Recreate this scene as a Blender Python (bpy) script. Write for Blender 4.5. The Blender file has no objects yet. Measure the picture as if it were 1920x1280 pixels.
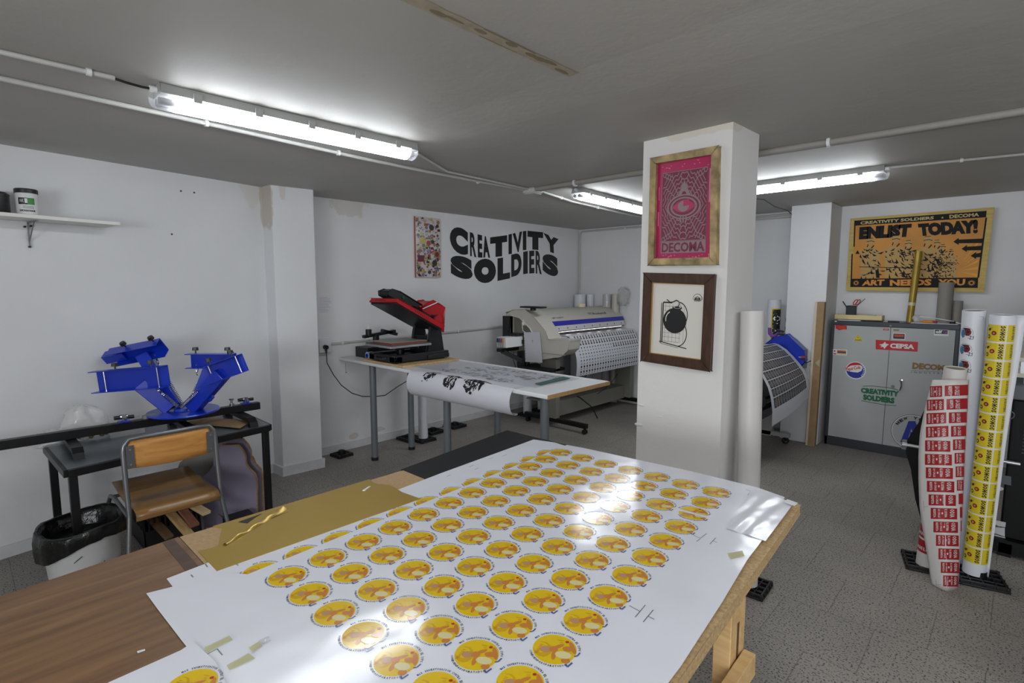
import bpy, math, random
from mathutils import Vector, Matrix
from mathutils.geometry import tessellate_polygon
random.seed(7)
C = bpy.context.scene.collection
S = bpy.context.scene
PI = math.pi
# ------------------------------------------------------------------ camera
CAM = Vector((4.7959, 0.0, 1.6346)); PITCH = 0.1044; YAW = 0.7605; ROLL = 0.0002; F = 1001.84
cd = bpy.data.cameras.new('camera'); cam = bpy.data.objects.new('camera', cd); C.objects.link(cam)
cd.lens = F / 1920 * 36; cd.sensor_width = 36; cd.clip_start = 0.02; cd.clip_end = 60
FW = Vector((-math.sin(YAW)*math.cos(PITCH), math.cos(YAW)*math.cos(PITCH), -math.sin(PITCH)))
RT0 = Vector((math.cos(YAW), math.sin(YAW), 0)); UP0 = RT0.cross(FW)
RT = RT0*math.cos(ROLL) + UP0*math.sin(ROLL); UPV = RT.cross(FW)
cam.matrix_world = Matrix(((RT.x, UPV.x, -FW.x, CAM.x), (RT.y, UPV.y, -FW.y, CAM.y), (RT.z, UPV.z, -FW.z, CAM.z), (0, 0, 0, 1)))
S.camera = cam
# ------------------------------------------------------------------ world, exposure
w = bpy.data.worlds.new('world'); S.world = w; w.use_nodes = True
w.node_tree.nodes['Background'].inputs[0].default_value = (0.75, 0.8, 0.9, 1)
w.node_tree.nodes['Background'].inputs[1].default_value = 0.6
S.view_settings.view_transform = 'Standard'; S.view_settings.look = 'None'
S.view_settings.exposure = 0.55; S.view_settings.gamma = 1.0
TUBE_POWER = 17.0       # emission of the fluorescent diffusers
WINDOW_FILL_POWER = 75.0     # daylight from an unseen window added behind the camera

# measured points of the photograph laid on real planes of the room
def _ray(px, py): return FW + RT*((px-960)/F) - UPV*((py-640)/F)
def PX(px, py, x): d = _ray(px, py); return CAM + d*((x-CAM.x)/d.x)
def PY(px, py, y): d = _ray(px, py); return CAM + d*((y-CAM.y)/d.y)
def PZ(px, py, z): d = _ray(px, py); return CAM + d*((z-CAM.z)/d.z)

# ------------------------------------------------------------------ materials
def lin(c):
    return tuple(((v/255)/12.92 if v/255 <= 0.04045 else ((v/255+0.055)/1.055)**2.4) for v in c)
MC = {}
def mat(name, col, rough=0.5, metal=0.0, alpha=1.0, emit=None, es=0.0, noise=0.0, nscale=8.0, bump=0.0, bscale=60.0, spec=0.5, trans=0.0, coat=0.0, stretch=None):
    if name in MC: return MC[name]
    m = bpy.data.materials.new(name); m.use_nodes = True; nt = m.node_tree
    b = nt.nodes['Principled BSDF']; c = lin(col)
    b.inputs['Base Color'].default_value = (*c, 1); b.inputs['Roughness'].default_value = rough
    b.inputs['Metallic'].default_value = metal; b.inputs['Alpha'].default_value = alpha
    b.inputs['Specular IOR Level'].default_value = spec; b.inputs['Transmission Weight'].default_value = trans
    b.inputs['Coat Weight'].default_value = coat
    if emit: b.inputs['Emission Color'].default_value = (*lin(emit), 1); b.inputs['Emission Strength'].default_value = es
    tc = None
    if noise or bump:
        tc = nt.nodes.new('ShaderNodeTexCoord'); src = tc.outputs['Object']
        if stretch:
            mp = nt.nodes.new('ShaderNodeMapping'); mp.inputs['Scale'].default_value = stretch
            nt.links.new(src, mp.inputs[0]); src = mp.outputs[0]
    if noise:
        n = nt.nodes.new('ShaderNodeTexNoise'); n.inputs['Scale'].default_value = nscale; n.inputs['Detail'].default_value = 5
        nt.links.new(src, n.inputs['Vector'])
        r = nt.nodes.new('ShaderNodeMapRange'); r.inputs[1].default_value = 0.3; r.inputs[2].default_value = 0.7
        r.inputs[3].default_value = 1-noise; r.inputs[4].default_value = 1+noise
        nt.links.new(n.outputs[0], r.inputs[0])
        mx = nt.nodes.new('ShaderNodeVectorMath'); mx.operation = 'SCALE'; mx.inputs[0].default_value = c
        nt.links.new(r.outputs[0], mx.inputs['Scale']); nt.links.new(mx.outputs[0], b.inputs['Base Color'])
    if bump:
        n2 = nt.nodes.new('ShaderNodeTexNoise'); n2.inputs['Scale'].default_value = bscale; n2.inputs['Detail'].default_value = 3
        nt.links.new(tc.outputs['Object'], n2.inputs['Vector'])
        bp = nt.nodes.new('ShaderNodeBump'); bp.inputs['Strength'].default_value = bump; bp.inputs['Distance'].default_value = 0.01
        nt.links.new(n2.outputs[0], bp.inputs['Height']); nt.links.new(bp.outputs[0], b.inputs['Normal'])
    MC[name] = m; return m

def N(nt, t, **kw):
    n = nt.nodes.new(t)
    for k, v in kw.items(): setattr(n, k, v)
    return n
def ramp(nt, stops, interp='LINEAR'):
    r = nt.nodes.new('ShaderNodeValToRGB'); r.color_ramp.interpolation = interp
    e = r.color_ramp.elements
    while len(e) < len(stops): e.new(0.5)
    for i, (p, c) in enumerate(stops): e[i].position = p; e[i].color = (*c, 1)
    return r
def plaster(name, col, stains=()):
    """painted plaster; stains are (x, y, z, rx, ry, rz) blotches of bare brown plaster with ragged outlines"""
    m = bpy.data.materials.new(name); m.use_nodes = True; nt = m.node_tree; L = nt.links
    b = nt.nodes['Principled BSDF']; b.inputs['Roughness'].default_value = 0.62; b.inputs['Specular IOR Level'].default_value = 0.3
    tc = N(nt, 'ShaderNodeTexCoord'); c = lin(col)
    n = N(nt, 'ShaderNodeTexNoise'); n.inputs['Scale'].default_value = 1.3; n.inputs['Detail'].default_value = 6
    L.new(tc.outputs['Object'], n.inputs[0])
    rp = ramp(nt, [(0.3, tuple(v*0.94 for v in c)), (0.7, tuple(min(1, v*1.04) for v in c))]); L.new(n.outputs[0], rp.inputs[0])
    cur = rp.outputs[0]
    n2 = N(nt, 'ShaderNodeTexNoise'); n2.inputs['Scale'].default_value = 9; n2.inputs['Detail'].default_value = 6
    L.new(tc.outputs['Object'], n2.inputs[0])
    for (x, y, z, rx, ry, rz, sc, k) in stains:
        sb = N(nt, 'ShaderNodeVectorMath', operation='SUBTRACT'); L.new(tc.outputs['Object'], sb.inputs[0]); sb.inputs[1].default_value = (x, y, z)
        dv = N(nt, 'ShaderNodeVectorMath', operation='DIVIDE'); L.new(sb.outputs[0], dv.inputs[0]); dv.inputs[1].default_value = (rx, ry, rz)
        ln = N(nt, 'ShaderNodeVectorMath', operation='LENGTH'); L.new(dv.outputs[0], ln.inputs[0])
        ad = N(nt, 'ShaderNodeMath', operation='MULTIPLY_ADD'); L.new(n2.outputs[0], ad.inputs[0]); ad.inputs[1].default_value = 1.5; L.new(ln.outputs['Value'], ad.inputs[2])
        mr = N(nt, 'ShaderNodeMapRange'); L.new(ad.outputs[0], mr.inputs[0]); mr.inputs[1].default_value = 1.6; mr.inputs[2].default_value = 1.75; mr.inputs[3].default_value = k; mr.inputs[4].default_value = 0
        mx = N(nt, 'ShaderNodeMixRGB'); L.new(mr.outputs[0], mx.inputs[0]); L.new(cur, mx.inputs[1]); mx.inputs[2].default_value = (*lin(sc), 1); cur = mx.outputs[0]
    L.new(cur, b.inputs['Base Color'])
    n3 = N(nt, 'ShaderNodeTexNoise'); n3.inputs['Scale'].default_value = 5; n3.inputs['Detail'].default_value = 4; n3.inputs['Roughness'].default_value = 0.6
    L.new(tc.outputs['Object'], n3.inputs[0])
    bp = N(nt, 'ShaderNodeBump'); bp.inputs['Strength'].default_value = 0.25; bp.inputs['Distance'].default_value = 0.02
    L.new(n3.outputs[0], bp.inputs['Height']); L.new(bp.outputs[0], b.inputs['Normal'])
    return m
def floor_mat():
    m = bpy.data.materials.new('terrazzo_tiles'); m.use_nodes = True; nt = m.node_tree; L = nt.links
    b = nt.nodes['Principled BSDF']; b.inputs['Roughness'].default_value = 0.5
    tc = N(nt, 'ShaderNodeTexCoord')
    n = N(nt, 'ShaderNodeTexNoise'); n.inputs['Scale'].default_value = 110; n.inputs['Detail'].default_value = 2; L.new(tc.outputs['Object'], n.inputs[0])
    r = ramp(nt, [(0.36, lin((56, 52, 48))), (0.44, lin((150, 144, 136))), (0.8, lin((166, 160, 152)))]); L.new(n.outputs[0], r.inputs[0])
    v = N(nt, 'ShaderNodeTexNoise'); v.inputs['Scale'].default_value = 1.1; v.inputs['Detail'].default_value = 6; L.new(tc.outputs['Object'], v.inputs[0])
    mr = N(nt, 'ShaderNodeMapRange'); L.new(v.outputs[0], mr.inputs[0]); mr.inputs[1].default_value = 0.3; mr.inputs[2].default_value = 0.7; mr.inputs[3].default_value = 0.72; mr.inputs[4].default_value = 1.1
    sc = N(nt, 'ShaderNodeVectorMath', operation='SCALE'); L.new(r.outputs[0], sc.inputs[0]); L.new(mr.outputs[0], sc.inputs['Scale'])
    mp = N(nt, 'ShaderNodeMapping'); mp.inputs['Location'].default_value = (-0.2, -0.13, 0); L.new(tc.outputs['Object'], mp.inputs[0])
    br = N(nt, 'ShaderNodeTexBrick'); br.offset = 0.5; br.inputs['Scale'].default_value = 1
    br.inputs['Brick Width'].default_value = 0.4; br.inputs['Row Height'].default_value = 0.4; br.inputs['Mortar Size'].default_value = 0.0022; br.inputs['Mortar Smooth'].default_value = 0.1
    br.inputs['Color1'].default_value = (0.92, 0.92, 0.92, 1); br.inputs['Color2'].default_value = (1, 1, 1, 1); br.inputs['Mortar'].default_value = (0.55, 0.54, 0.53, 1)
    L.new(mp.outputs[0], br.inputs[0])
    mu = N(nt, 'ShaderNodeVectorMath', operation='MULTIPLY'); L.new(sc.outputs[0], mu.inputs[0]); L.new(br.outputs[0], mu.inputs[1]); L.new(mu.outputs[0], b.inputs['Base Color'])
    return m
def wood(name, c1, c2, scale=(1, 1, 1), rough=0.45, dist=3.0, spec=0.5):
    if name in MC: return MC[name]
    m = bpy.data.materials.new(name); m.use_nodes = True; nt = m.node_tree; L = nt.links
    b = nt.nodes['Principled BSDF']; b.inputs['Roughness'].default_value = rough; b.inputs['Specular IOR Level'].default_value = spec
    tc = N(nt, 'ShaderNodeTexCoord'); mp = N(nt, 'ShaderNodeMapping'); mp.inputs['Scale'].default_value = scale; L.new(tc.outputs['Object'], mp.inputs[0])
    n = N(nt, 'ShaderNodeTexNoise'); n.inputs['Scale'].default_value = 4; n.inputs['Detail'].default_value = 7; n.inputs['Distortion'].default_value = dist*0.2
    L.new(mp.outputs[0], n.inputs[0])
    r = ramp(nt, [(0.3, lin(c1)), (0.7, lin(c2))]); L.new(n.outputs[0], r.inputs[0]); L.new(r.outputs[0], b.inputs['Base Color'])
    MC[name] = m; return m
def glossy_sheet(name, col, bump=0.35, bs=7.0):
    m = bpy.data.materials.new(name); m.use_nodes = True; nt = m.node_tree; L = nt.links
    b = nt.nodes['Principled BSDF']; b.inputs['Base Color'].default_value = (*lin(col), 1); b.inputs['Roughness'].default_value = 0.16; b.inputs['Specular IOR Level'].default_value = 0.5
    tc = N(nt, 'ShaderNodeTexCoord'); n = N(nt, 'ShaderNodeTexNoise'); n.inputs['Scale'].default_value = bs; n.inputs['Detail'].default_value = 1.5; L.new(tc.outputs['Object'], n.inputs[0])
    bp = N(nt, 'ShaderNodeBump'); bp.inputs['Strength'].default_value = bump; bp.inputs['Distance'].default_value = 0.01; L.new(n.outputs[0], bp.inputs['Height']); L.new(bp.outputs[0], b.inputs['Normal'])
    MC[name] = m; return m

# ------------------------------------------------------------------ mesh builder
class M:
    def __init__(s): s.v = []; s.f = []; s.m = []
    def add(s, vs, fs, mi=0):
        b = len(s.v); s.v += [Vector(p) for p in vs]; s.f += [tuple(b+i for i in f) for f in fs]; s.m += [mi]*len(fs); return s
    def box(s, x0, x1, y0, y1, z0, z1, mi=0):
        return s.add([(x0,y0,z0),(x1,y0,z0),(x1,y1,z0),(x0,y1,z0),(x0,y0,z1),(x1,y0,z1),(x1,y1,z1),(x0,y1,z1)],
                     [(0,3,2,1),(4,5,6,7),(0,1,5,4),(1,2,6,5),(2,3,7,6),(3,0,4,7)], mi)
    def obox(s, c, ax, ay, az, mi=0):      # oriented box, half axes given as vectors
        c, ax, ay, az = Vector(c), Vector(ax), Vector(ay), Vector(az)
        if ax.cross(ay).dot(az) < 0: ax = -ax
        vs = [c+ax*i+ay*j+az*k for k in (-1, 1) for (i, j) in ((-1,-1),(1,-1),(1,1),(-1,1))]
        return s.add(vs, [(0,3,2,1),(4,5,6,7),(0,1,5,4),(1,2,6,5),(2,3,7,6),(3,0,4,7)], mi)
    def bar(s, p0, p1, w, h, mi=0, up=(0, 0, 1)):   # rectangular bar between two points
        p0, p1 = Vector(p0), Vector(p1); d = (p1-p0)
        side = d.cross(Vector(up)); side = side.normalized() if side.length > 1e-6 else Vector((1, 0, 0))
        u = side.cross(d).normalized()
        return s.obox((p0+p1)/2, side*w/2, d/2, u*h/2, mi)
    def cyl(s, p0, p1, r0, r1=None, n=20, mi=0, caps=True):
        r1 = r0 if r1 is None else r1
        p0, p1 = Vector(p0), Vector(p1); d = (p1-p0).normalized(); a = d.orthogonal().normalized(); b = d.cross(a)
        vs = []
        for p, r in ((p0, r0), (p1, r1)):
            for i in range(n): t = 2*PI*i/n; vs.append(p+a*math.cos(t)*r+b*math.sin(t)*r)
        fs = [(i, (i+1) % n, n+(i+1) % n, n+i) for i in range(n)]
        if caps: fs += [tuple(range(n-1, -1, -1)), tuple(range(n, 2*n))]
        return s.add(vs, fs, mi)
    def pipe(s, p0, p1, r, t, n=24, mi=0):      # hollow tube
        p0, p1 = Vector(p0), Vector(p1); d = (p1-p0).normalized(); a = d.orthogonal().normalized(); b = d.cross(a)
        vs = []
        for p, rr in ((p0, r), (p1, r), (p1, r-t), (p0, r-t)):
            for i in range(n): q = 2*PI*i/n; vs.append(p+a*math.cos(q)*rr+b*math.sin(q)*rr)
        fs = []
        for k in range(4):
            for i in range(n): fs.append((k*n+i, k*n+(i+1) % n, ((k+1) % 4)*n+(i+1) % n, ((k+1) % 4)*n+i))
        return s.add(vs, fs, mi)
    def tube(s, pts, r, n=10, mi=0, closed=False, caps=True):
        pts = [Vector(p) for p in pts]; k = len(pts); vs = []; prev = None
        for i, p in enumerate(pts):
            if closed: d = pts[(i+1) % k]-pts[i-1]
            else: d = pts[min(i+1, k-1)]-pts[max(i-1, 0)]
            d = d.normalized()
            a = d.orthogonal().normalized() if prev is None else (prev-d*prev.dot(d)).normalized()
            prev = a; b = d.cross(a); rr = r[i] if isinstance(r, (list, tuple)) else r
            for j in range(n): t = 2*PI*j/n; vs.append(p+a*math.cos(t)*rr+b*math.sin(t)*rr)
        fs = []
        for i in range(k if closed else k-1):
            i2 = (i+1) % k
            for j in range(n): fs.append((i*n+j, i*n+(j+1) % n, i2*n+(j+1) % n, i2*n+j))
        if not closed and caps: fs += [tuple(range(n-1, -1, -1)), tuple(range((k-1)*n, k*n))]
        return s.add(vs, fs, mi)
    def prism(s, pts, off, mi=0):      # polygon (3D points) extruded by vector off
        pts = [Vector(p) for p in pts]; off = Vector(off); n = len(pts)
        nrm = Vector((0, 0, 0))
        for i in range(n): nrm += pts[i].cross(pts[(i+1) % n])
        if nrm.dot(off) > 0: pts = pts[::-1]
        vs = pts + [p+off for p in pts]
        tri = tessellate_polygon([pts]); ref = sum(pts, Vector())/n
        fs = []
        for t in tri:
            a, b, c = (pts[i] for i in t); nn = (b-a).cross(c-a)
            t = t if nn.dot(off) < 0 else t[::-1]
            fs.append(tuple(t)); fs.append(tuple(i+n for i in t[::-1]))
        fs += [((i+1) % n, i, n+i, n+(i+1) % n) for i in range(n)]
        fs = [f[::-1] if len(f) == 4 else f for f in fs]
        return s.add(vs, fs, mi)
    def lathe(s, c, prof, n=28, mi=0, axis=(0, 0, 1)):      # prof [(r, h)]
        c = Vector(c); d = Vector(axis).normalized(); a = Vector((1, 0, 0)) if abs(d.z) > 0.99 else d.orthogonal().normalized(); b = d.cross(a)
        vs = []
        for r, h in prof:
            for i in range(n): t = 2*PI*i/n; vs.append(c+d*h+a*math.cos(t)*r+b*math.sin(t)*r)
        fs = [(k*n+i, k*n+(i+1) % n, (k+1)*n+(i+1) % n, (k+1)*n+i) for k in range(len(prof)-1) for i in range(n)]
        if prof[0][0] > 1e-4: fs.append(tuple(range(n-1, -1, -1)))
        if prof[-1][0] > 1e-4: fs.append(tuple(range((len(prof)-1)*n, len(prof)*n)))
        return s.add(vs, fs, mi)
    def grid(s, fn, nu, nv, mi=0, thick=0.0, nfn=None):
        vs = [fn(i/nu, j/nv) for j in range(nv+1) for i in range(nu+1)]
        W = nu+1
        fs = [(j*W+i, j*W+i+1, (j+1)*W+i+1, (j+1)*W+i) for j in range(nv) for i in range(nu)]
        return s.add(vs, fs, mi)
    def blob(s, c, r, n=12, mi=0, jit=0.0, sq=None):
        c = Vector(c); r = Vector(r); vs = []; rnd = random.Random(int(abs(c.x*991+c.y*77+c.z*13)*100))
        for j in range(n//2+1):
            ph = PI*j/(n//2)
            for i in range(n):
                t = 2*PI*i/n; k = 1+rnd.uniform(-jit, jit)
                vs.append(c+Vector((math.sin(ph)*math.cos(t)*r.x*k, math.sin(ph)*math.sin(t)*r.y*k, math.cos(ph)*r.z*(1 if j in (0, n//2) else k))))
        fs = [(j*n+i, (j+1)*n+i, (j+1)*n+(i+1) % n, j*n+(i+1) % n) for j in range(n//2) for i in range(n)]
        return s.add(vs, fs, mi)

def wloc(o):
    v = Vector((0, 0, 0))
    while o is not None: v = v+o.location; o = o.parent
    return v
def build(name, m, mats, parent=None, bevel=0.0, smooth=35, loc=None, local=False, solid=0.0):
    """links an M as one mesh object; points are world points unless local"""
    if not isinstance(mats, (list, tuple)): mats = [mats]
    base = Vector((0, 0, 0))
    if parent is not None: base = Vector((0, 0, 0)) if local else wloc(parent)
    elif loc is not None: base = Vector(loc) if not local else Vector((0, 0, 0))
    me = bpy.data.meshes.new(name); me.from_pydata([tuple(p-base) for p in m.v], [], m.f)
    for q in mats: me.materials.append(q)
    for p, i in zip(me.polygons, m.m): p.material_index = i
    if smooth:
        me.polygons.foreach_set('use_smooth', [True]*len(me.polygons)); me.set_sharp_from_angle(angle=math.radians(smooth))
    me.update()
    o = bpy.data.objects.new(name, me); C.objects.link(o)
    if parent is not None: o.parent = parent
    elif loc is not None: o.location = loc
    if bevel:
        bv = o.modifiers.new('bevel', 'BEVEL'); bv.width = bevel; bv.segments = 2; bv.limit_method = 'ANGLE'; bv.angle_limit = math.radians(40)
    if solid:
        sd = o.modifiers.new('solid', 'SOLIDIFY'); sd.thickness = solid; sd.offset = 0
    return o
def thing(name, label, cat, loc=(0, 0, 0), rotz=0.0, group=None):
    o = bpy.data.objects.new(name, None); C.objects.link(o); o.empty_display_size = 0.05
    o.location = loc; o.rotation_euler = (0, 0, rotz); o['label'] = label; o['category'] = cat
    if group: o['group'] = group
    return o
def tag(o, label, cat, group=None, kind=None):
    o['label'] = label; o['category'] = cat
    if group: o['group'] = group
    if kind: o['kind'] = kind
    return o
def struct(name, m, mats, **k):
    o = build(name, m, mats, **k); o['kind'] = 'structure'; return o
def plab(o, label): o['label'] = label; return o
def dup(root, loc, rotz=None, label=None, group=None):
    def cp(o, par):
        c = o.copy(); C.objects.link(c)
        if par is not None: c.parent = par
        for ch in list(o.children): cp(ch, c)
        return c
    r = cp(root, None); r.location = loc
    if rotz is not None: r.rotation_euler = (0, 0, rotz)
    if label: r['label'] = label
    if group: r['group'] = group
    return r

# ------------------------------------------------------------------ flat artwork laid on surfaces
_tc = {}
def glyphs(txt, bold=0.0, res=2, sp=1.0):
    key = (txt, bold, res, sp)
    if key in _tc: return _tc[key]
    cu = bpy.data.curves.new('t', 'FONT'); cu.body = txt; cu.size = 1; cu.offset = bold; cu.resolution_u = res; cu.fill_mode = 'FRONT'; cu.space_character = sp
    o = bpy.data.objects.new('t', cu); C.objects.link(o); bpy.context.view_layer.update()
    dg = bpy.context.evaluated_depsgraph_get(); me = bpy.data.meshes.new_from_object(o.evaluated_get(dg))
    vs = [(v.co.x, v.co.y) for v in me.vertices]; fs = [tuple(p.vertices) for p in me.polygons]
    bpy.data.objects.remove(o); bpy.data.curves.remove(cu); bpy.data.meshes.remove(me)
    x0 = min(v[0] for v in vs); x1 = max(v[0] for v in vs); y0 = min(v[1] for v in vs); y1 = max(v[1] for v in vs)
    vs = [((x-x0)/(x1-x0), (y-y0)/(y1-y0)) for x, y in vs]
    _tc[key] = (vs, fs, (x1-x0)/(y1-y0)); return _tc[key]
class Art:
    """2D drawing (u right, v up) mapped on a surface by fn(u, v, lift)"""
    def __init__(s, fn, m=None, step=0.0007): s.fn = fn; s.M = m or M(); s.step = step; s.n = 0
    def _add(s, pts, fs, mi, layer):
        s.n += 1; e = s.step*(layer+(s.n % 24)*0.012)
        s.M.add([s.fn(u, v, e) for u, v in pts], fs, mi); return s
    def rect(s, u0, v0, u1, v1, mi, layer=1, nu=1, nv=1):
        pts = [(u0+(u1-u0)*i/nu, v0+(v1-v0)*j/nv) for j in range(nv+1) for i in range(nu+1)]; W = nu+1
        return s._add(pts, [(j*W+i, j*W+i+1, (j+1)*W+i+1, (j+1)*W+i) for j in range(nv) for i in range(nu)], mi, layer)
    def poly(s, pts, mi, layer=1):
        t = tessellate_polygon([[Vector((u, v, 0)) for u, v in pts]])
        fs = []
        for a, b, c in t:
            ar = (pts[b][0]-pts[a][0])*(pts[c][1]-pts[a][1])-(pts[b][1]-pts[a][1])*(pts[c][0]-pts[a][0])
            fs.append((a, b, c) if ar > 0 else (a, c, b))
        return s._add(pts, fs, mi, layer)
    def disc(s, u, v, r, mi, layer=1, n=24, ry=None, rot=0):
        ry = ry or r; cr, sr = math.cos(rot), math.sin(rot)
        p = [(u+math.cos(2*PI*i/n)*r*cr-math.sin(2*PI*i/n)*ry*sr, v+math.cos(2*PI*i/n)*r*sr+math.sin(2*PI*i/n)*ry*cr) for i in range(n)]
        return s._add(p, [tuple(range(n))], mi, layer)
    def ring(s, u, v, r0, r1, mi, layer=1, n=32, a0=0, a1=2*PI, sx=1.0):
        p = []
        for i in range(n+1): t = a0+(a1-a0)*i/n; p += [(u+math.cos(t)*r0*sx, v+math.sin(t)*r0), (u+math.cos(t)*r1*sx, v+math.sin(t)*r1)]
        return s._add(p, [(2*i, 2*i+1, 2*i+3, 2*i+2) for i in range(n)], mi, layer)
    def line(s, pts, w, mi, layer=1):
        for (a, b), (c, d) in zip(pts, pts[1:]):
            L = math.hypot(c-a, d-b) or 1; nx, ny = -(d-b)/L*w/2, (c-a)/L*w/2
            s._add([(a-nx, b-ny), (c-nx, d-ny), (c+nx, d+ny), (a+nx, b+ny)], [(0, 1, 2, 3)], mi, layer)
        return s
    def text(s, txt, u, v, w, h, mi, layer=2, bold=0.0, res=2, sp=1.0, warp=None, rot=0):
        vs, fs, asp = glyphs(txt, bold, res, sp)
        if w is None: w = h*asp
        cr, sr = math.cos(rot), math.sin(rot)
        if warp: pts = [warp(a, b) for a, b in vs]
        else: pts = [(u+a*w*cr-b*h*sr, v+a*w*sr+b*h*cr) for a, b in vs]
        return s._add(pts, fs, mi, layer)
    def arctext(s, txt, u, v, r, h, a0, a1, mi, layer=2, bold=0.0, res=1, inward=False):
        # letters spaced from angle a0 to a1 around (u, v), base on radius r
        k = len(txt); sg = 1 if a1 < a0 else -1
        for i, ch in enumerate(txt):
            if ch == ' ': continue
            t = a0+(a1-a0)*(i+0.5)/k; vs, fs, asp = glyphs(ch, bold, res)
            wd = abs(a1-a0)*r/k*0.8 if ch not in 'I1' else abs(a1-a0)*r/k*0.3
            pts = []
            for a, b in vs:
                rr = r+(b*h if sg > 0 else (1-b)*h); tt = t-sg*(a-0.5)*wd/r
                pts.append((u+math.cos(tt)*rr, v+math.sin(tt)*rr))
            s._add(pts, fs, mi, layer)
        return s
def plane_fn(O, U, V):
    O, U, V = Vector(O), Vector(U).normalized(), Vector(V).normalized(); Nn = U.cross(V)
    return lambda u, v, l: O+U*u+V*v+Nn*l
def roll_fn(p0, p1, r, a0=0.0):      # u = arc length around, v = height along the axis, facing direction angle a0 at u=0
    p0, p1 = Vector(p0), Vector(p1); d = (p1-p0).normalized()
    fx = Vector((math.cos(a0), math.sin(a0), 0)); fx = (fx-d*fx.dot(d)).normalized(); sd = d.cross(fx)
    return lambda u, v, l: p0+d*v+(fx*math.cos(u/r)+sd*math.sin(u/r))*(r+l)

WHITE = mat('white_paint', (225, 226, 226), 0.45); BLACK = mat('black_plastic', (22, 22, 24), 0.42); BLACKM = mat('black_metal', (20, 20, 22), 0.38, 0.3, bump=0.05)
INK = mat('black_ink', (20, 20, 21), 0.5); PAPER = mat('white_paper', (222, 223, 226), 0.6); PAPERV = mat('vinyl_white', (218, 220, 226), 0.35)
GREYP = mat('grey_plastic', (120, 122, 122), 0.4); CHROME = mat('chrome', (200, 200, 205), 0.18, 1.0); RUBBER = mat('black_rubber', (14, 14, 15), 0.6)
CHIP = mat('chipboard', (190, 160, 115), 0.6, noise=0.25, nscale=120, bump=0.1, bscale=200); PIPE = mat('painted_conduit', (190, 190, 186), 0.5)
RED = mat('signal_red', (190, 28, 34), 0.4); YELLOW = mat('print_yellow', (236, 200, 30), 0.4); PINE = wood('pine', (196, 158, 104), (226, 192, 138), (1, 9, 9), 0.5)
CARDB = mat('brown_cardboard', (156, 128, 92), 0.75, noise=0.08, nscale=20); GREYB = mat('grey_board', (148, 144, 136), 0.7)
GREEN = mat('dark_green', (20, 110, 66), 0.5); BLUE = mat('press_blue', (14, 50, 178), 0.32, 0.0, coat=0.3)

# ================================================================== THE ROOM
H = 2.45; YB = 6.4825
WDIR = Vector((-0.185, 0.983, 0)).normalized(); WNRM = Vector((WDIR.y, -WDIR.x, 0))     # slanted near part of the left wall
W0 = Vector((0.455, 0.15, 0))
def WP(y, off=0, z=0): t = (y-W0.y)/WDIR.y; p = W0+WDIR*t+WNRM*off; return Vector((p.x, p.y, z))
WALL = plaster('wall_plaster', (222, 223, 224), [(0.0, 2.75, 2.42, 0.3, 0.2, 0.14, (196, 186, 172), 0.5), (0.16, 1.78, 2.42, 0.3, 0.10, 0.16, (206, 198, 186), 0.35), (0.15, 1.872, 2.36, 0.2, 0.028, 0.28, (190, 180, 166), 0.75), (0.32, 1.97, 2.42, 0.05, 0.03, 0.1, (200, 186, 170), 0.5), (0, 3.0, 0.13, 0.1, 0.10, 0.025, (186, 168, 150), 0.5), (0, 2.72, 0.12, 0.1, 0.06, 0.03, (186, 168, 150), 0.5)])
PILP = plaster('pillar_plaster', (222, 220, 217), [(3.55, 2.78, 2.45, 0.3, 0.1, 0.04, (206, 192, 168), 0.5)])
CEILP = plaster('ceiling_paint', (182, 180, 175))
BASEB = mat('baseboard_paint', (205, 206, 206), 0.5, noise=0.06, nscale=14)
struct('floor', M().box(-0.3, 7.4, -3.2, 6.8, -0.08, 0), floor_mat(), smooth=0)
struct('ceiling', M().box(-0.3, 7.4, -3.2, 6.8, H, H+0.08), CEILP, smooth=0)
struct('trim_2', M().prism([(2.45, 1.72, H), (2.45, 2.02, H-.012), (2.45, 2.26, H-.012), (2.45, 2.50, H-.004), (2.45, 3.38, H)], (4.75, 0, 0)), CEILP, smooth=0)
struct('wall_back', M().box(-0.3, 7.4, YB, YB+0.15, 0, H), WALL, smooth=0)
struct('wall_left_rear', M().box(-0.15, 0, 2.0, YB, 0, H), WALL, smooth=0)
a, b = WP(-3.1), WP(1.95); n = WNRM*-0.15
struct('wall_left', M().prism([a, b, b+n, a+n], (0, 0, H)), WALL, smooth=0)
struct('wall_left_column', M().prism([(0.02, 1.86, 0), (0.29, 1.88, 0), (0.32, 2.22, 0), (-0.05, 2.22, 0)], (0, 0, H)), WALL, bevel=0.008, smooth=0)
struct('wall_back_column', M().box(3.01, 3.375, 6.06, YB+0.05, 0, H), WALL, bevel=0.006, smooth=0)
pm = M(); pm.prism([(3.175, 2.79, 0), (3.69, 2.765, 0), (3.70, 3.10, 0), (3.185, 3.12, 0)], (0, 0, H))
for (u, z, r) in [(3.2, .93, .012), (3.19, .81, .016), (3.42, .83, .02), (3.55, .77, .012), (3.66, .99, .008), (3.66, .9, .009), (3.33, .88, .012)]:
    pm.blob((u, 2.785, z), (r*2, 0.005, r*0.6), 8, 0, 0.2)
struct('wall_pillar', pm, PILP, smooth=30)
struct('wall_right', M().box(7.2, 7.35, -3.2, 6.8, 0, H), WALL, smooth=0)
wf = M()
for q in [(-0.3, 4.0, 0, H), (6.4, 7.4, 0, H), (4.0, 6.4, 0, 0.95), (4.0, 6.4, 2.1, H)]: wf.box(q[0], q[1], -3.2, -3.05, q[2], q[3])
struct('wall_front', wf, WALL, smooth=0)
wn = M()
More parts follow.
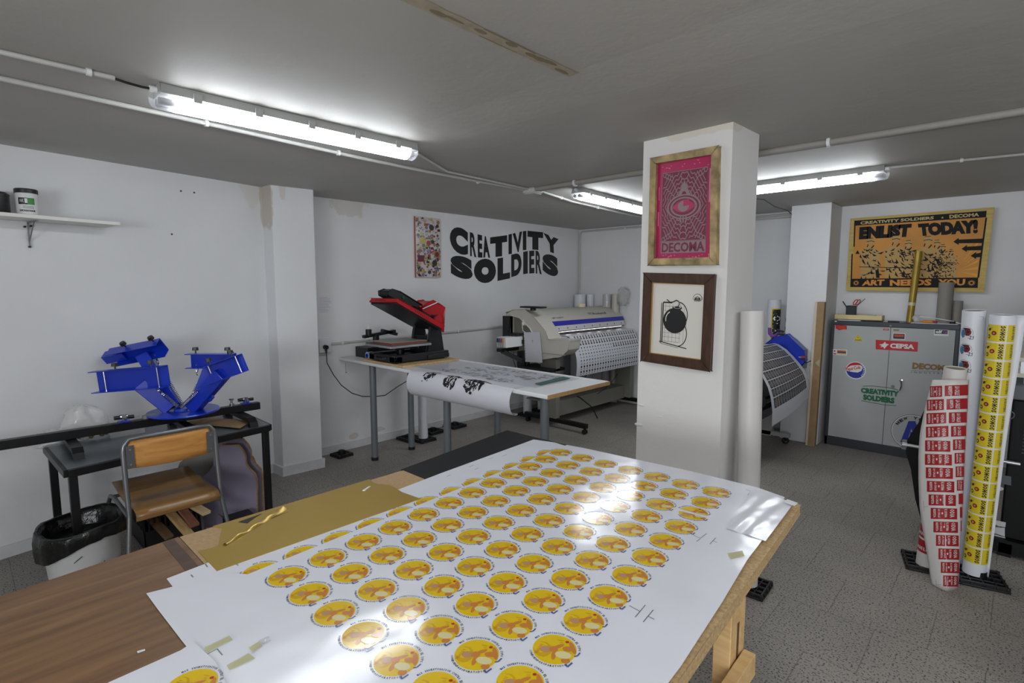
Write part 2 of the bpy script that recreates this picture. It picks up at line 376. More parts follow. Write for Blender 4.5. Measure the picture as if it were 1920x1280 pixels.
for q in [(4.0, 4.06, .95, 2.1), (6.34, 6.4, .95, 2.1), (5.17, 5.23, .95, 2.1), (4.06, 6.34, .95, 1.01), (4.06, 6.34, 2.04, 2.1)]: wn.box(q[0], q[1], -3.14, -3.08, q[2], q[3])
struct('added_window_1', wn, WHITE, smooth=0)  # unseen window added in the front wall to bring in light
bb = M()
a, b = WP(-3.0, 0.012), WP(1.87, 0.012); bb.prism([a, b, b-WNRM*0.012, a-WNRM*0.012], (0, 0, 0.075)); struct('baseboard_left', bb, BASEB, smooth=0)
struct('baseboard_left_column', M().prism([(0.1, 1.845, 0), (0.305, 1.865, 0), (0.335, 2.235, 0), (-0.05, 2.235, 0)], (0, 0, 0.08)), BASEB, bevel=0.003, smooth=0)
struct('baseboard_left_rear', M().box(0, 0.014, 2.23, YB, 0, 0.075), BASEB, smooth=0)
struct('baseboard_back', M().box(0, 3.0, YB-0.014, YB, 0, 0.075).box(3.38, 7.2, YB-0.014, YB, 0, 0.075), BASEB, smooth=0)
# old strip of glue and bare wood left on the ceiling
A = Art(plane_fn((3.47, 0.94, H), (1, 0, 0), (0, -1, 0)), step=-0.001)
cp = []
for k in range(17): cp.append((0.026+random.uniform(-.003, .003), -k*0.05))
for k in range(16, -1, -1): cp.append((-0.026+random.uniform(-.003, .003), -k*0.05))
G = M(); A = Art(lambda u, v, l: Vector((3.47+u, 0.94-v, H-0.002-l)), G, 0.0008); A.poly([(u, v) for u, v in cp][::-1], 0, 0)
for k in range(9): v = -random.uniform(.1, .75); A.disc(random.uniform(-.012, .012), v, .006+random.random()*.008, 1, 1, 10, ry=.02+random.random()*.03)
A.line([(.022, -.3), (.021, -.55)], .004, 1, 1); A.line([(-.022, -.32), (-.021, -.5)], .004, 1, 1)
struct('trim_1', G, [mat('glue_residue', (172, 160, 140), .8, noise=.12, nscale=30), mat('glue_dark', (132, 120, 98), .8)], smooth=0)
# nail holes
for i, (p) in enumerate([(339, 358), (364, 361), (322, 439)]):
    d = _ray(*p); n_ = WNRM; t = (W0-CAM).dot(n_)/d.dot(n_); q = CAM+d*t
    tag(build('wall_plug', M().cyl(q-n_*0.01, q+n_*0.003, 0.007, n=8), mat('plug_brown', (80, 70, 62), .8), loc=q), ['dark wall plug hole left of its close neighbour, high on the left wall', 'dark wall plug hole nearest the column, high on the left wall', 'lowest dark plug hole in the bare left wall'][i], 'wall plug', 'plug holes in the left wall')

# ================================================================== LIGHTS
TUBE = mat('lit_tube', (250, 252, 255), .4, emit=(244, 249, 255), es=TUBE_POWER)
CLEAR = mat('clear_plastic', (235, 238, 245), .08, alpha=0.28, spec=0.8)
HOUS = mat('lamp_housing', (150, 150, 148), .5)
def light_fixture(label, loc, rz):
    t = thing('fluorescent_light', label, 'ceiling light', loc, rz, 'fluorescent ceiling lights')
    h = M(); h.prism([(-.052, -.635, -.042), (.052, -.635, -.042), (.046, -.635, 0), (-.046, -.635, 0)], (0, 1.27, 0)); build('housing', h, HOUS, t, local=True, bevel=.003)
    prof = [(-.053, -.042)]+[(-.053*math.cos(PI*k/12), -.05-.045*math.sin(PI*k/12)) for k in range(0, 13)]+[(.053, -.042)]
    build('diffuser', M().prism([(x, -.575, z) for x, z in prof], (0, 1.165, 0)), TUBE, t, local=True)
    for y0, y1 in ((-.655, -.575), (.59, .645)):
        e = M()
        yy = [y0, y0+.012, y1] if y0 < 0 else [y1, y1-.012, y0]
        sc = [.82, 1, 1]
        rings = [[(x*s, y, -.042+(z+.042)*s) for x, z in prof] for y, s in zip(yy, sc)]
        k = len(prof); vs = sum(rings, [])
        fs = [(r*k+i, r*k+i+1, (r+1)*k+i+1, (r+1)*k+i) for r in range(2) for i in range(k-1)]+[tuple(range(k))]
        build('end_cover', e.add(vs, fs), CLEAR, t, local=True)
        s_ = M(); ys = (y0+.02, y1-.005) if y0 < 0 else (y0+.005, y1-.02)
        for x in (-.022, .022): s_.cyl((x, ys[0], -.066), (x, ys[1], -.066), .014, n=14)
        build('lamp_socket', s_, GREYP, t, local=True)
    for k in range(5):
        for sx in (-1, 1):
            y = -.5+k*.25
            build('clip', M().box(sx*.056-.004, sx*.056+.004, y-.016, y+.016, -.054, -.018), HOUS, t, local=True)
    build('cable_gland', M().cyl((0, -.66, -.02), (0, -.63, -.02), .012, n=12), WHITE, t, local=True)
    return t
light_fixture('long lit fluorescent tube light nearest the camera on the left of the ceiling', (2.17, 1.285, H), 0)
light_fixture('lit tube light beyond the junction box, partly hidden by the pillar', (1.985, 4.33, H), math.radians(4))
light_fixture('lit tube light on the right side of the pillar, lengthwise to the back wall', (3.42, 4.48, H), PI/2)
light_fixture('added unseen tube light above the near end of the worktop behind the camera', (4.3, -1.2, H), PI/2)  # fixture added out of view to brighten the foreground
light_fixture('added unseen tube light on the ceiling beyond the right edge of the picture', (5.7, 2.4, H), 0)  # added out of frame to lift the right side
light_fixture('second added unseen tube light beyond the right edge of the picture', (5.7, .4, H), 0)  # another unseen fixture added for overall brightness
# daylight through an unseen window, added to lift the brightness
wl = bpy.data.lights.new('fill_daylight', 'AREA'); wl.shape = 'RECTANGLE'; wl.size = 2.2; wl.size_y = 1.0; wl.energy = WINDOW_FILL_POWER; wl.color = (.93, .96, 1)  # area lamp added at the unseen window as fill
wo = bpy.data.objects.new('fill_daylight', wl); C.objects.link(wo); wo.location = (5.2, -3.0, 1.52); wo.rotation_euler = (PI/2, 0, 0)
wo.rotation_euler = (math.radians(90), 0, 0)

# ================================================================== CONDUITS AND CABLES
PIPEG = mat('conduit_grey', (150, 147, 140), .6)
def conduit(name, label, pts, r, clips=(), mtl=PIPE, cat='pipe', vertical=False):
    m = M().tube(pts, r, 12); o = build(name, m, mtl, loc=pts[0]); tag(o, label, cat)
    for q in clips:
        q = Vector(q); d = Vector((pts[1][0]-pts[0][0], pts[1][1]-pts[0][1], pts[1][2]-pts[0][2])).normalized()
        build('clip', M().cyl(q-d*.008, q+d*.008, r*1.5, n=12), WHITE, o)
    return o
conduit('conduit', 'thin white conduit ending in a black cable left of the nearest tube light', [(2.18, -1.5, 2.437), (2.174, .51, 2.437)], .0095, [(2.176, .43, 2.437)])
tag(build('lamp_cable', M().tube([(2.174, .505, 2.436), (2.174, .55, 2.43), (2.171, .6, 2.428), (2.17, .64, 2.43)], .005, 8), BLACK, loc=(2.174, .505, 2.436)), 'short black cable joining the conduit to the nearest tube light', 'cable')
conduit('conduit', 'white conduit running along the ceiling under the nearest tube light to the junction box', [(1.9, -1.5, 2.437), (1.85, .2, 2.437), (1.796, .884, 2.437), (1.70, 1.845, 2.437), (1.675, 2.4, 2.437), (1.69, 3.42, 2.437)], .011, [(1.79, .95, 2.437), (1.72, 1.7, 2.437), (1.672, 2.9, 2.437)])
conduit('conduit', 'thin conduit from the end of the nearest tube light to the junction box', [(2.10, 1.96, 2.437), (1.78, 2.5, 2.437), (1.735, 3.42, 2.437)], .009)
jb = thing('junction_box', 'round-cornered white junction box where the ceiling conduits meet', 'junction box', (1.735, 3.47, H))
build('box', M().box(1.67, 1.80, 3.41, 3.53, 2.405, H), PIPE, jb, bevel=.012); build('lid', M().box(1.68, 1.79, 3.42, 3.52, 2.398, 2.405), PIPE, jb, bevel=.003)
conduit('conduit', 'thicker grey conduit crossing the ceiling behind the pillar from the junction box', [(1.80, 3.44, 2.433), (7.1, 3.50, 2.433)], .019, [(2.2, 3.445, 2.433), (3.95, 3.464, 2.433), (5.2, 3.478, 2.433)], mtl=PIPEG)
conduit('conduit', 'second grey conduit running close beside the thicker one across the ceiling', [(1.80, 3.485, 2.433), (7.1, 3.545, 2.433)], .014, mtl=PIPEG)
conduit('conduit', 'white conduit running beside the rear tube light to the back wall', [(1.76, 3.52, 2.437), (1.60, 4.2, 2.437), (1.50, 5.2, 2.437), (1.45, 6.44, 2.437)], .010, [(1.66, 3.95, 2.437), (1.55, 4.7, 2.437)])
conduit('conduit', 'thin conduit leading right from the tube light beside the pillar', [(4.08, 4.5, 2.437), (4.75, 4.62, 2.437), (7.1, 4.9, 2.437)], .009, [(4.45, 4.565, 2.437)])
conduit('conduit', 'conduit along the top of the back wall, bending down the left rear corner', [(2.99, 6.455, 2.415), (.08, 6.455, 2.415), (.04, 6.455, 2.40), (.03, 6.455, 2.36), (.03, 6.455, .7)], .012, [(2.5, 6.455, 2.415), (.8, 6.455, 2.415)])
conduit('conduit', 'second thin conduit along the top of the back wall left of the column', [(2.99, 6.46, 2.385), (2.0, 6.46, 2.385), (1.3, 6.46, 2.39)], .008)
tag(build('lamp_cable', M().tube([(3.05, 4.55, 2.42), (2.98, 4.9, 2.40), (2.99, 5.3, 2.43), (2.96, 5.7, 2.41), (2.93, 6.2, 2.425), (2.9, 6.44, 2.41)], .004, 8), BLACK, loc=(3.05, 4.55, 2.42)), 'loose black cable hanging under the ceiling between the right tube light and the column', 'cable')
conduit('conduit', 'white conduit along the left rear wall above the white table, from the socket box', [(.013, 2.49, 1.075), (.013, 4.0, 1.095), (.013, 6.3, 1.13)], .012, [(.013, 2.62, 1.077), (.013, 4.1, 1.096)])
sk = thing('wall_socket', 'white double socket box beside the left column with a black plug in it', 'socket', (0, 2.43, 1.05))
build('back_box', M().box(0, .045, 2.37, 2.485, 1.0, 1.13), WHITE, sk, bevel=.004); build('face_plate', M().box(.045, .05, 2.385, 2.47, 1.03, 1.115), WHITE, sk, bevel=.002)
build('stub_pipe', M().cyl((.015, 2.26, .985), (.015, 2.45, .985), .013, n=12), PIPE, sk)
cb = thing('power_cable', 'black power cable drooping from the wall plug to under the white table', 'cable', (.06, 2.41, 1.05))
build('plug', M().cyl((.05, 2.42, 1.055), (.085, 2.42, 1.055), .022, .02, n=18).cyl((.07, 2.42, 1.05), (.085, 2.415, 1.0), .012, .008, n=10), BLACK, cb)
cpts = [(.085, 2.415, 1.0)]+[tuple(PX(px, py, .1+i*.012)) for i, (px, py) in enumerate([(613, 680), (625, 702), (640, 722), (660, 737), (680, 743), (705, 743), (722, 741), (745, 725), (768, 711), (790, 700)])]
build('cord', M().tube(cpts, .0045, 8), BLACK, cb)
nt_ = thing('paper_note', 'small handwritten note sheet taped to the wall above the socket', 'note', (.002, 2.46, 1.37))
G = M(); A = Art(plane_fn((.003, 2.39, 1.37), (0, 1, 0), (0, 0, 1)), G); A.rect(0, 0, .15, .165, 0, 0)
for k in range(11): A.line([(.012, .15-k*.0135), (.012+random.uniform(.08, .125), .151-k*.0135)], .0022, 1)
build('sheet', G, [PAPER, mat('note_ink', (150, 150, 175), .6)], nt_, smooth=0)

# ================================================================== WALL SHELF
sh = thing('wall_shelf', 'white wall shelf on a bracket high on the left wall', 'shelf', WP(.3, 0, 2.02))
e = .755
sp = [WP(-.9, 0, 2.018), WP(e, 0, 2.018), WP(e, .225, 2.018), WP(-.9, .225, 2.018)]
build('board', M().prism(sp, (0, 0, .02)), mat('shelf_white', (226, 224, 218), .45), sh, bevel=.002)
br = M(); br.bar(WP(.36, .012, 1.86), WP(.36, .012, 2.016), .008, .004, up=WNRM); br.bar(WP(.36, .01, 2.012), WP(.36, .17, 2.012), .008, .005); br.bar(WP(.36, .012, 1.9), WP(.36, .12, 2.01), .006, .004)
build('bracket', br, GREYP, sh)
for y_, z_ in ((.345, 1.985), (.375, 1.992), (.36, 1.867)): build('screw', M().cyl(WP(y_, .0, z_), WP(y_, .016, z_), .006, n=8), BLACKM, sh)
j0 = WP(.335, .12, 2.038)
jr = thing('ink_jar', 'white plastic jar with black lid and green label on the wall shelf', 'jar', j0)
build('body', M().lathe(j0, [(.048, 0), (.052, .004), (.052, .122), (.049, .13)], 36), WHITE, jr)
build('lid', M().lathe(j0+Vector((0, 0, .128)), [(.054, 0), (.054, .022), (.05, .026)], 36), BLACK, jr)
G = M(); A = Art(roll_fn(j0, j0+Vector((0, 0, 1)), .0525, math.radians(-15)), G, .0003)
A.rect(-.03, .062, .045, .1, 0, 1, 10); A.rect(.012, .062, .045, .1, 2, 2, 6); A.rect(.0, .07, .012, .096, 1, 3, 3); A.rect(-.028, .022, .045, .032, 0, 1, 10)
A.text('INK', -.022, .074, .018, .018, 1, 3); A.text('PLASTISOL', -.026, .0235, .066, .0065, 1, 3, res=1)
for k in range(3): A.rect(-.01, .04+k*.006, .04, .042+k*.006, 0, 1, 6)
build('label', G, [BLACK, WHITE, mat('label_green', (60, 140, 60), .5)], jr)
t0 = WP(.2, .12, 2.038)
tb = thing('round_tub', 'black round tub at the left picture edge beside the white jar', 'tub', t0)
build('body', M().lathe(t0, [(.055, 0), (.06, .01), (.06, .1)], 30), BLACK, tb); build('lid', M().lathe(t0+Vector((0, 0, .1)), [(.062, 0), (.062, .008), (.05, .02), (0, .024)], 30), BLACK, tb)

# ================================================================== WALL ART ON THE LEFT REAR WALL
G = M()
def wpx(x, y, l=0):
    p = PX(740+x/5.647, 380+y/5.647, 0); return (p.y, p.z)
A = Art(lambda u, v, l: Vector((.0015+l, u, v)), G)
def quadletter(ch, tl, tr, br_, bl, bold=.06, curve=0.0):
    q = [wpx(*c) for c in (tl, tr, br_, bl)]
    def wf_(a, b):
        top = (q[0][0]*(1-a)+q[1][0]*a, q[0][1]*(1-a)+q[1][1]*a+curve*4*a*(1-a)); bot = (q[3][0]*(1-a)+q[2][0]*a, q[3][1]*(1-a)+q[2][1]*a)
        return (bot[0]*(1-b)+top[0]*b, bot[1]*(1-b)+top[1]*b)
    A.text(ch, 0, 0, 1, 1, 0, 1, bold, 5, 1, wf_)
for q in [('C', (583, 228), (775, 290), (775, 572), (583, 502), .085), ('R', (794, 310), (860, 328), (864, 578), (798, 563), .035), ('E', (877, 333), (925, 345), (928, 582), (880, 578), .05), ('A', (925, 352), (992, 356), (1010, 582), (937, 580), .06),
          ('T', (1010, 366), (1190, 343), (1190, 560), (1010, 580), .1), ('I', (1204, 336), (1240, 328), (1240, 540), (1204, 546), .04), ('V', (1248, 326), (1348, 302), (1350, 515), (1262, 530), .05), ('I', (1356, 302), (1393, 297), (1393, 500), (1356, 503), .04),
          ('T', (1405, 296), (1570, 312), (1570, 505), (1405, 490), .1), ('Y', (1573, 318), (1733, 385), (1740, 555), (1590, 500), .07),
          ('S', (588, 540), (822, 590), (826, 830), (592, 770), .085), ('O', (838, 592), (1071, 592), (1071, 850), (838, 850), .115), ('L', (1088, 588), (1220, 568), (1220, 800), (1088, 828), .07), ('D', (1233, 550), (1342, 522), (1342, 755), (1233, 788), .06),
          ('I', (1360, 520), (1408, 510), (1408, 748), (1360, 757), .04), ('E', (1423, 510), (1477, 505), (1478, 745), (1424, 750), .05), ('R', (1490, 505), (1550, 520), (1556, 757), (1492, 748), .035), ('S', (1564, 527), (1728, 570), (1730, 800), (1564, 735), .08)]:
    quadletter(*q)
tag(build('wall_lettering', G, mat('vinyl_black', (18, 20, 20), .35), loc=(0.001, 5, 1.9), smooth=0), 'large wavy black vinyl lettering reading creativity soldiers on the white wall', 'lettering')
sb = thing('sticker_board', 'narrow glossy board covered in small colourful stickers on the wall', 'board', (0, 3.68, 1.72))
build('panel', M().box(0, .025, 3.51, 3.85, 1.722, 2.374), mat('board_edge', (170, 90, 80), .5), sb, bevel=.001)
G = M(); A = Art(plane_fn((.0255, 3.51, 1.722), (0, 1, 0), (0, 0, 1)), G, .0004)
SC = [(196, 190, 190), (160, 62, 66), (48, 50, 48), (180, 160, 74), (132, 108, 140), (84, 112, 136), (196, 192, 190), (160, 110, 64), (104, 44, 56), (96, 124, 84), (190, 150, 150), (66, 66, 84)]
SM = [mat('sticker_%s' % n_, c, .2) for n_, c in zip('grey red dark yellow violet blue white orange maroon green pink navy'.split(), SC)]
A.rect(0, 0, .34, .652, 0, 0); rs = random.Random(5); ly = 1
for k in range(520):
    u = rs.uniform(.012, .328); v = rs.uniform(.012, .64); s_ = rs.uniform(.009, .026); c = rs.choice([0, 1, 2, 3, 4, 5, 6, 6, 6, 7, 8, 9, 10, 11, 2, 3])
    if v > .48 and rs.random() < .6: c = rs.choice([0, 6, 6, 10])
    lay = 1+k*.012
    u = min(max(u, s_+.002), .338-s_); v = min(max(v, s_+.002), .65-s_)
    if k % 3 == 0: A.disc(u, v, s_, 6, lay, 12); A.disc(u, v, s_*.85, c, lay+.01, 12)
    elif k % 3 == 1: A.rect(u-s_, v-s_*.6, u+s_, v+s_*.6, c, lay)
    else: A.disc(u, v, s_, c, lay, 5, rot=rs.random()*6)
A.rect(.02, .17, .11, .24, 8, 8); A.disc(.09, .40, .04, 3, 8, 14); A.disc(.17, .375, .03, 1, 9, 14); A.disc(.215, .545, .034, 2, 8, 9); A.rect(.245, .22, .325, .29, 7, 8); A.disc(.285, .255, .028, 8, 9, 10); A.disc(.25, .16, .036, 2, 8, 11)
build('stickers', G, SM, sb, smooth=0)

# ================================================================== PILLAR PICTURES
def pillar_fn(O): return plane_fn(O, (.515, -.025, 0), (0, 0, 1))
PU = Vector((.515, -.025, 0)).normalized(); PN = PU.cross(Vector((0, 0, 1)))
def framed(px4, name, label, cat, fw, depth, fm, bev):
    """frame of four mitred bars around a board hung on the pillar, corners from four measured points"""
    pts = []
    for (px, py) in px4:
        d = _ray(px, py); O = Vector((3.175, 2.79, 0))+PN*depth; t = (O-CAM).dot(PN)/d.dot(PN); pts.append(CAM+d*t-PN*depth)
    c = sum(pts, Vector())/4; t = thing(name, label, cat, c)
    k = [p+(c-p).normalized()*fw*1.25 for p in pts]
    k = [Vector(p+((pts[(i+1) % 4]-p).normalized()+(pts[i-1]-p).normalized())*fw) for i, p in enumerate(pts)]
    for i in range(4):
        j = (i+1) % 4
        build('frame_bar', M().prism([pts[i], pts[j], k[j], k[i]], PN*depth), fm, t, bevel=bev)
    return t, pts, k
OLDW = mat('weathered_frame_wood', (158, 138, 98), .75, noise=.5, nscale=14, bump=.2, bscale=60)
t, pts, k = framed([(1219.5, 297), (1346.5, 273.3), (1341.6, 495.4), (1214.6, 497.3)], 'silkscreen_frame', 'pink silkscreen in a worn wooden frame with an eye design, on the pillar', 'screen frame', .034, .035, OLDW, .004)
for p in (pts[2], pts[3]): pass
MAG = mat('screen_magenta', (168, 28, 80), .4); MESHG = mat('screen_grey', (138, 116, 120), .5); MARO = mat('screen_maroon', (112, 34, 58), .5)
n = PN*.012
bm_ = M().prism([p for p in k], n); build('screen_mesh', bm_, MAG, t)
O = k[3]+PN*.0125; Uv = (k[2]-k[3]); Vv = (k[0]-k[3]); SW, SH = Uv.length, Vv.length
G = M(); A = Art(lambda u, v, l: O+Uv*u+Vv*v+PN*l, G, .0006)
A.rect(.1, .13, .9, .9, 2, 1); A.rect(.1, .06, .9, .18, 1, 1.4)
A.text('DECOMA', .12, .07, .76, .1, 2, 3, .03)
def zz(cx, top, dx, dy, mi, w, lay):     # jagged diamond outline
    P = []; nseg = 5
    for i in range(nseg+1):
        f = i/nseg; P.append((cx+dx*f, top-dy*f)); 
        if i < nseg: P.append((cx+dx*f+.018+dx/nseg*.4, top-dy*f-dy/nseg*.7)); P.append((cx+dx*f+dx/nseg*.25, top-dy*f-dy/nseg*.55))
    A.line(P, w, mi, lay)
for r in range(8):
    s_ = .17+r*.055
    for sx in (-1, 1):
        for sy in (-1, 1):
            P = []
            for i in range(41):
                f = i/40; k_ = f*3 % 1; jog = (.035 if k_ > .55 else 0)
                x = s_*(1-f)+jog; y = s_*1.28*f+(.02 if k_ > .55 else 0)
                q_ = (.5+sx*x, .54+sy*y*.92)
                if .11 < q_[0] < .89 and .2 < q_[1] < .885: P.append(q_)
                else:
                    if len(P) > 1: A.line(P, .011, 1, 2)
                    P = []
            if len(P) > 1: A.line(P, .011, 1, 2)
A.poly([(.36, .6), (.64, .6), (.5, .8)], 1, 3); A.disc(.5, .66, .04, 2, 4, 8, ry=.028)
for q, mi, ly in ((.3, 1, 4), (.27, 2, 5), (.235, 1, 6), (.2, 2, 7)): A.disc(.5, .53, q, mi, ly, 28, ry=q*.42)
A.poly([(.29, .53), (.4, .58), (.5, .6), (.62, .58), (.72, .53), (.6, .485), (.5, .47), (.4, .485)], 0, 8); A.disc(.5, .535, .1, 1, 9, 22, ry=.055); A.poly([(.5, .535), (.61, .54), (.6, .6), (.5, .6)], 0, 10)
for sx in (-1, 1):
    for sy, cy in ((1, .83), (-1, .25)):
        for q in range(4): A.disc(.5+sx*(.36-q*.045), cy+sy*.015*(3-q), .03, 1, 3, 12, ry=.028, rot=q); A.disc(.5+sx*(.36-q*.045), cy+sy*.015*(3-q), .018, 2, 4, 10, ry=.018)
for q in (-1, 0, 1): A.disc(.5+q*.05, .4, .014, 1, 5, 10, ry=.035)
A.line([(.1, .185), (.1, .895), (.9, .895), (.9, .185), (.1, .185)], .006, 1, 3)
for q in range(40): A.disc(rs.choice([rs.uniform(.02, .95), .96]), rs.choice([rs.uniform(.91, .98), rs.uniform(.01, .05)]), rs.uniform(.008, .02), 3, 2, 7, ry=rs.uniform(.003, .008))
A.rect(.92, .55, .96, .88, 3, 2); A.rect(.035, .62, .05, .76, 3, 2); A.rect(.03, .35, .05, .5, 3, 2)
build('print', G, [MAG, MESHG, MARO, mat('screen_pale_pink', (206, 110, 150), .4)], t, smooth=0)
DARKW = wood('dark_frame_wood', (52, 34, 24), (78, 52, 36), (8, 8, 1.5), .35)
t, pts, k = framed([(1207.2, 512.2), (1338.8, 515.3), (1329.4, 695.6), (1201.3, 676.3)], 'picture_frame', 'dark brown wooden picture frame with a black round bomb print, on the pillar', 'picture', .048, .03, DARKW, .006)
k2 = [p+(sum(k, Vector())/4-p)*.03 for p in k]
for i in range(4): build('gold_slip', M().prism([k[i], k[(i+1) % 4], k2[(i+1) % 4], k2[i]], PN*.018), mat('gold_slip', (170, 130, 70), .4), t)
build('paper', M().prism(k2, PN*.01), mat('warm_paper', (214, 210, 200), .6), t)
O = k[3]+PN*.0115; Uv2 = (k[2]-k[3]); Vv2 = (k[0]-k[3])
G = M(); A = Art(lambda u, v, l: O+Uv2*u+Vv2*v+PN*l, G, .0005)
A.line([(.2, .17), (.2, .72)], .014, 0, 1); A.line([(.23, .18), (.23, .73), (.4, .73)], .018, 0, 1)
A.ring(.52, .57, .165, .178, 0, 1, 26, -1.3, 1.45); A.ring(.52, .32, .165, .178, 0, 1, 26, -1.45, 1.3, sx=1)
for q in range(9): A.line([(.25, .2+q*.06), (.64-.02*(abs(q-4.5)), .2+q*.06)], .003, 0, 1)
for q in range(6): A.line([(.28+q*.07, .2), (.28+q*.07, .71)], .003, 0, 1)
A.disc(.46, .49, .22, 0, 3, 34, ry=.17); A.disc(.5, .665, .09, 0, 4, 22, ry=.03); A.disc(.5, .675, .07, 1, 5, 22, ry=.02); A.disc(.5, .672, .055, 0, 6, 18, ry=.014)
A.line([(.5, .67), (.54, .71), (.53, .75), (.48, .765), (.42, .74), (.36, .735), (.3, .77)], .014, 0, 7)
A.ring(.4, .5, .1, .115, 1, 5, 16, 1.9, 3.4)
A.line([(.18, .19), (.7, .13)], .012, 0, 3); A.line([(.2, .165), (.55, .125)], .005, 0, 3)
for q in range(9):
    a_ = PI*q/8; A.disc(.86+math.cos(a_)*.055, .8+math.sin(a_)*.045, .028, 0, 2, 10, ry=.02); A.disc(.86+math.cos(a_)*.055, .8+math.sin(a_)*.045, .02, 1, 3, 10, ry=.014)
for q in range(5): A.disc(.86+(q-2)*.022, .79, .008, 0, 4, 8, ry=.03)
build('print', G, [INK, mat('warm_paper', (214, 210, 200), .6)], t, smooth=0)

# ================================================================== WHITE TABLE WITH THE HEAT PRESS
WT = .94
wt = thing('white_table', 'long white laminate table with grey round legs against the left rear wall', 'table', (1.35, 2.93, 0))
build('tabletop', M().box(.02, 2.655, 2.575, 3.285, WT-.028, WT), WHITE, wt, bevel=.006)
plab(build('edge_band', M().box(2.655, 2.662, 2.577, 3.283, WT-.027, WT-.001), mat('raw_edge', (176, 140, 92), .7, noise=.2, nscale=90), wt), 'raw brown chipboard edge')
LEG = mat('leg_grey', (112, 118, 122), .4, .2)
for (x, y) in [(.488, 2.655), (.467, 3.09), (1.56, 2.655), (1.66, 3.12), (2.53, 2.70)]:
    lg = build('leg', M().cyl((x, y, .025), (x, y, WT-.03), .03, n=24), LEG, wt)
    build('foot_cap', M().cyl((x, y, 0), (x, y, .03), .033, n=24), BLACK, lg)
(build('pull_cord', M().tube([PX(648, 680, .12), PX(649, 697, .12)], .002, 6).blob(PX(649, 698, .12), (.007, .007, .007), 8), GREYP, wt))
pb = M().box(.40, 1.05, 2.60, 3.225, WT+.001, WT+.019)
tag(build('chipboard_base', pb, CHIP, loc=(.72, 2.9, WT)), 'raw chipboard sheet under the red and black heat press', 'board')
B0 = WT+.019
HPB = mat('press_black', (30, 31, 33), .42, bump=.05, bscale=300); HPR = mat('press_red', (178, 22, 30), .35); HPG = mat('platen_grey', (150, 148, 142), .5); ALU = mat('aluminium_edge', (190, 192, 194), .35, .8)
hp = thing('heat_press', 'red and black clamshell heat press, open, on the white table', 'heat press', (.72, 2.9, B0))
bs = M()
bs.prism([(.53, 2.62, B0+.012), (.93, 2.62, B0+.012), (.93, 2.60, B0+.03), (.93, 2.62, B0+.068), (.53, 2.62, B0+.068)], (0, .01, 0))
bs.box(.85, .93, 2.60, 3.20, B0+.012, B0+.072); bs.box(.53, .61, 2.60, 3.20, B0+.012, B0+.072); bs.box(.53, .93, 2.60, 2.68, B0+.012, B0+.06); bs.box(.61, .85, 3.02, 3.20, B0+.012, B0+.065); bs.box(.50, .95, 2.95, 3.19, B0+.012, B0+.05); bs.box(.56, .9, 2.66, 3.1, B0+.03, B0+.05)
for x in (.56, .9):
    for y in (2.66, 3.14): bs.cyl((x, y, B0), (x, y, B0+.013), .02, n=14)
build('base', bs, HPB, hp, bevel=.006)
build('drawer_handle', M().tube([(.66, 2.60, B0+.04), (.67, 2.575, B0+.035), (.79, 2.575, B0+.035), (.80, 2.60, B0+.04)], .009, 10), HPB, hp)
lp = M().box(.52, .93, 2.565, 3.0, 1.095, 1.113)
lo = build('lower_platen', lp, [ALU], hp, bevel=.003)
build('pad', M().box(.525, .925, 2.57, 2.995, 1.113, 1.122), mat('pad_dark', (84, 82, 80), .8), hp)
build('silicone_sheet', M().prism([(.60, 2.60, 1.122), (.9, 2.60, 1.122), (.9, 2.97, 1.122), (.58, 2.95, 1.122)], (0, 0, .014)), mat('pad_red_brown', (134, 66, 50), .8), hp, bevel=.004)
build('cover_cloth', M().prism([(.58, 2.585, 1.137), (.89, 2.60, 1.137), (.89, 2.98, 1.137), (.57, 2.96, 1.137)], (0, 0, .004)), HPG, hp)
pj = M().cyl((.73, 2.8, B0+.04), (.73, 2.8, 1.095), .035, n=18).box(.68, .78, 2.72, 2.95, 1.06, 1.095); 
for (x, y) in ((.62, 2.66), (.84, 2.66), (.62, 2.92), (.84, 2.92)): pj.cyl((x, y, 1.07), (x, y, 1.095), .012, n=10)
build('platen_post', pj, BLACKM, hp)
# upper platen: hinged at the rear, mouth open toward the left picture side
HY, HZ = 3.12, 1.215; ang = math.radians(27.5)
def UPP(x, a, h):   # a along the platen toward the front, h above its lower face
    return Vector((x, HY-a*math.cos(ang)+h*math.sin(ang), HZ+a*math.sin(ang)+h*math.cos(ang)))
def slab(x0, x1, a0, a1, h0, h1): return [UPP(x0, a0, h0), UPP(x1, a0, h0), UPP(x1, a1, h0), UPP(x0, a1, h0)], UPP(0, 0, h1)-UPP(0, 0, h0)
u1 = M(); u1.prism(*slab(.53, .93, .02, .55, 0, .018)); build('heating_platen', u1, mat('teflon_dark', (34, 35, 36), .35), hp, bevel=.003)
u2 = M(); u2.prism(*slab(.52, .94, .0, .565, .016, .05)); u2.prism(*slab(.55, .91, .03, .53, .05, .062)); build('platen_cover', u2, HPR, hp, bevel=.006)
vs_ = M()
for q in range(8): 
    p, o_ = slab(.9395, .9408, .2+q*.022, .206+q*.022, .026, .042); vs_.prism(p, o_)
for q in range(8):
    p, o_ = slab(.60+q*.022, .606+q*.022, .5645, .5662, .026, .042); vs_.prism(p, o_)
build('vent_slots', vs_, BLACK, hp)
plab(build('rating_label', M().prism(*slab(.54, .60, .52, .56, .0505, .0515)), mat('label_silver', (170, 180, 176), .4), hp), 'small silver label on the red cover')
u3 = M()
prof = [(.0, .05), (.02, .13), (.48, .135), (.56, .11), (.60, .07), (.585, .045), (.50, .045), (.42, .062), (.1, .062)]
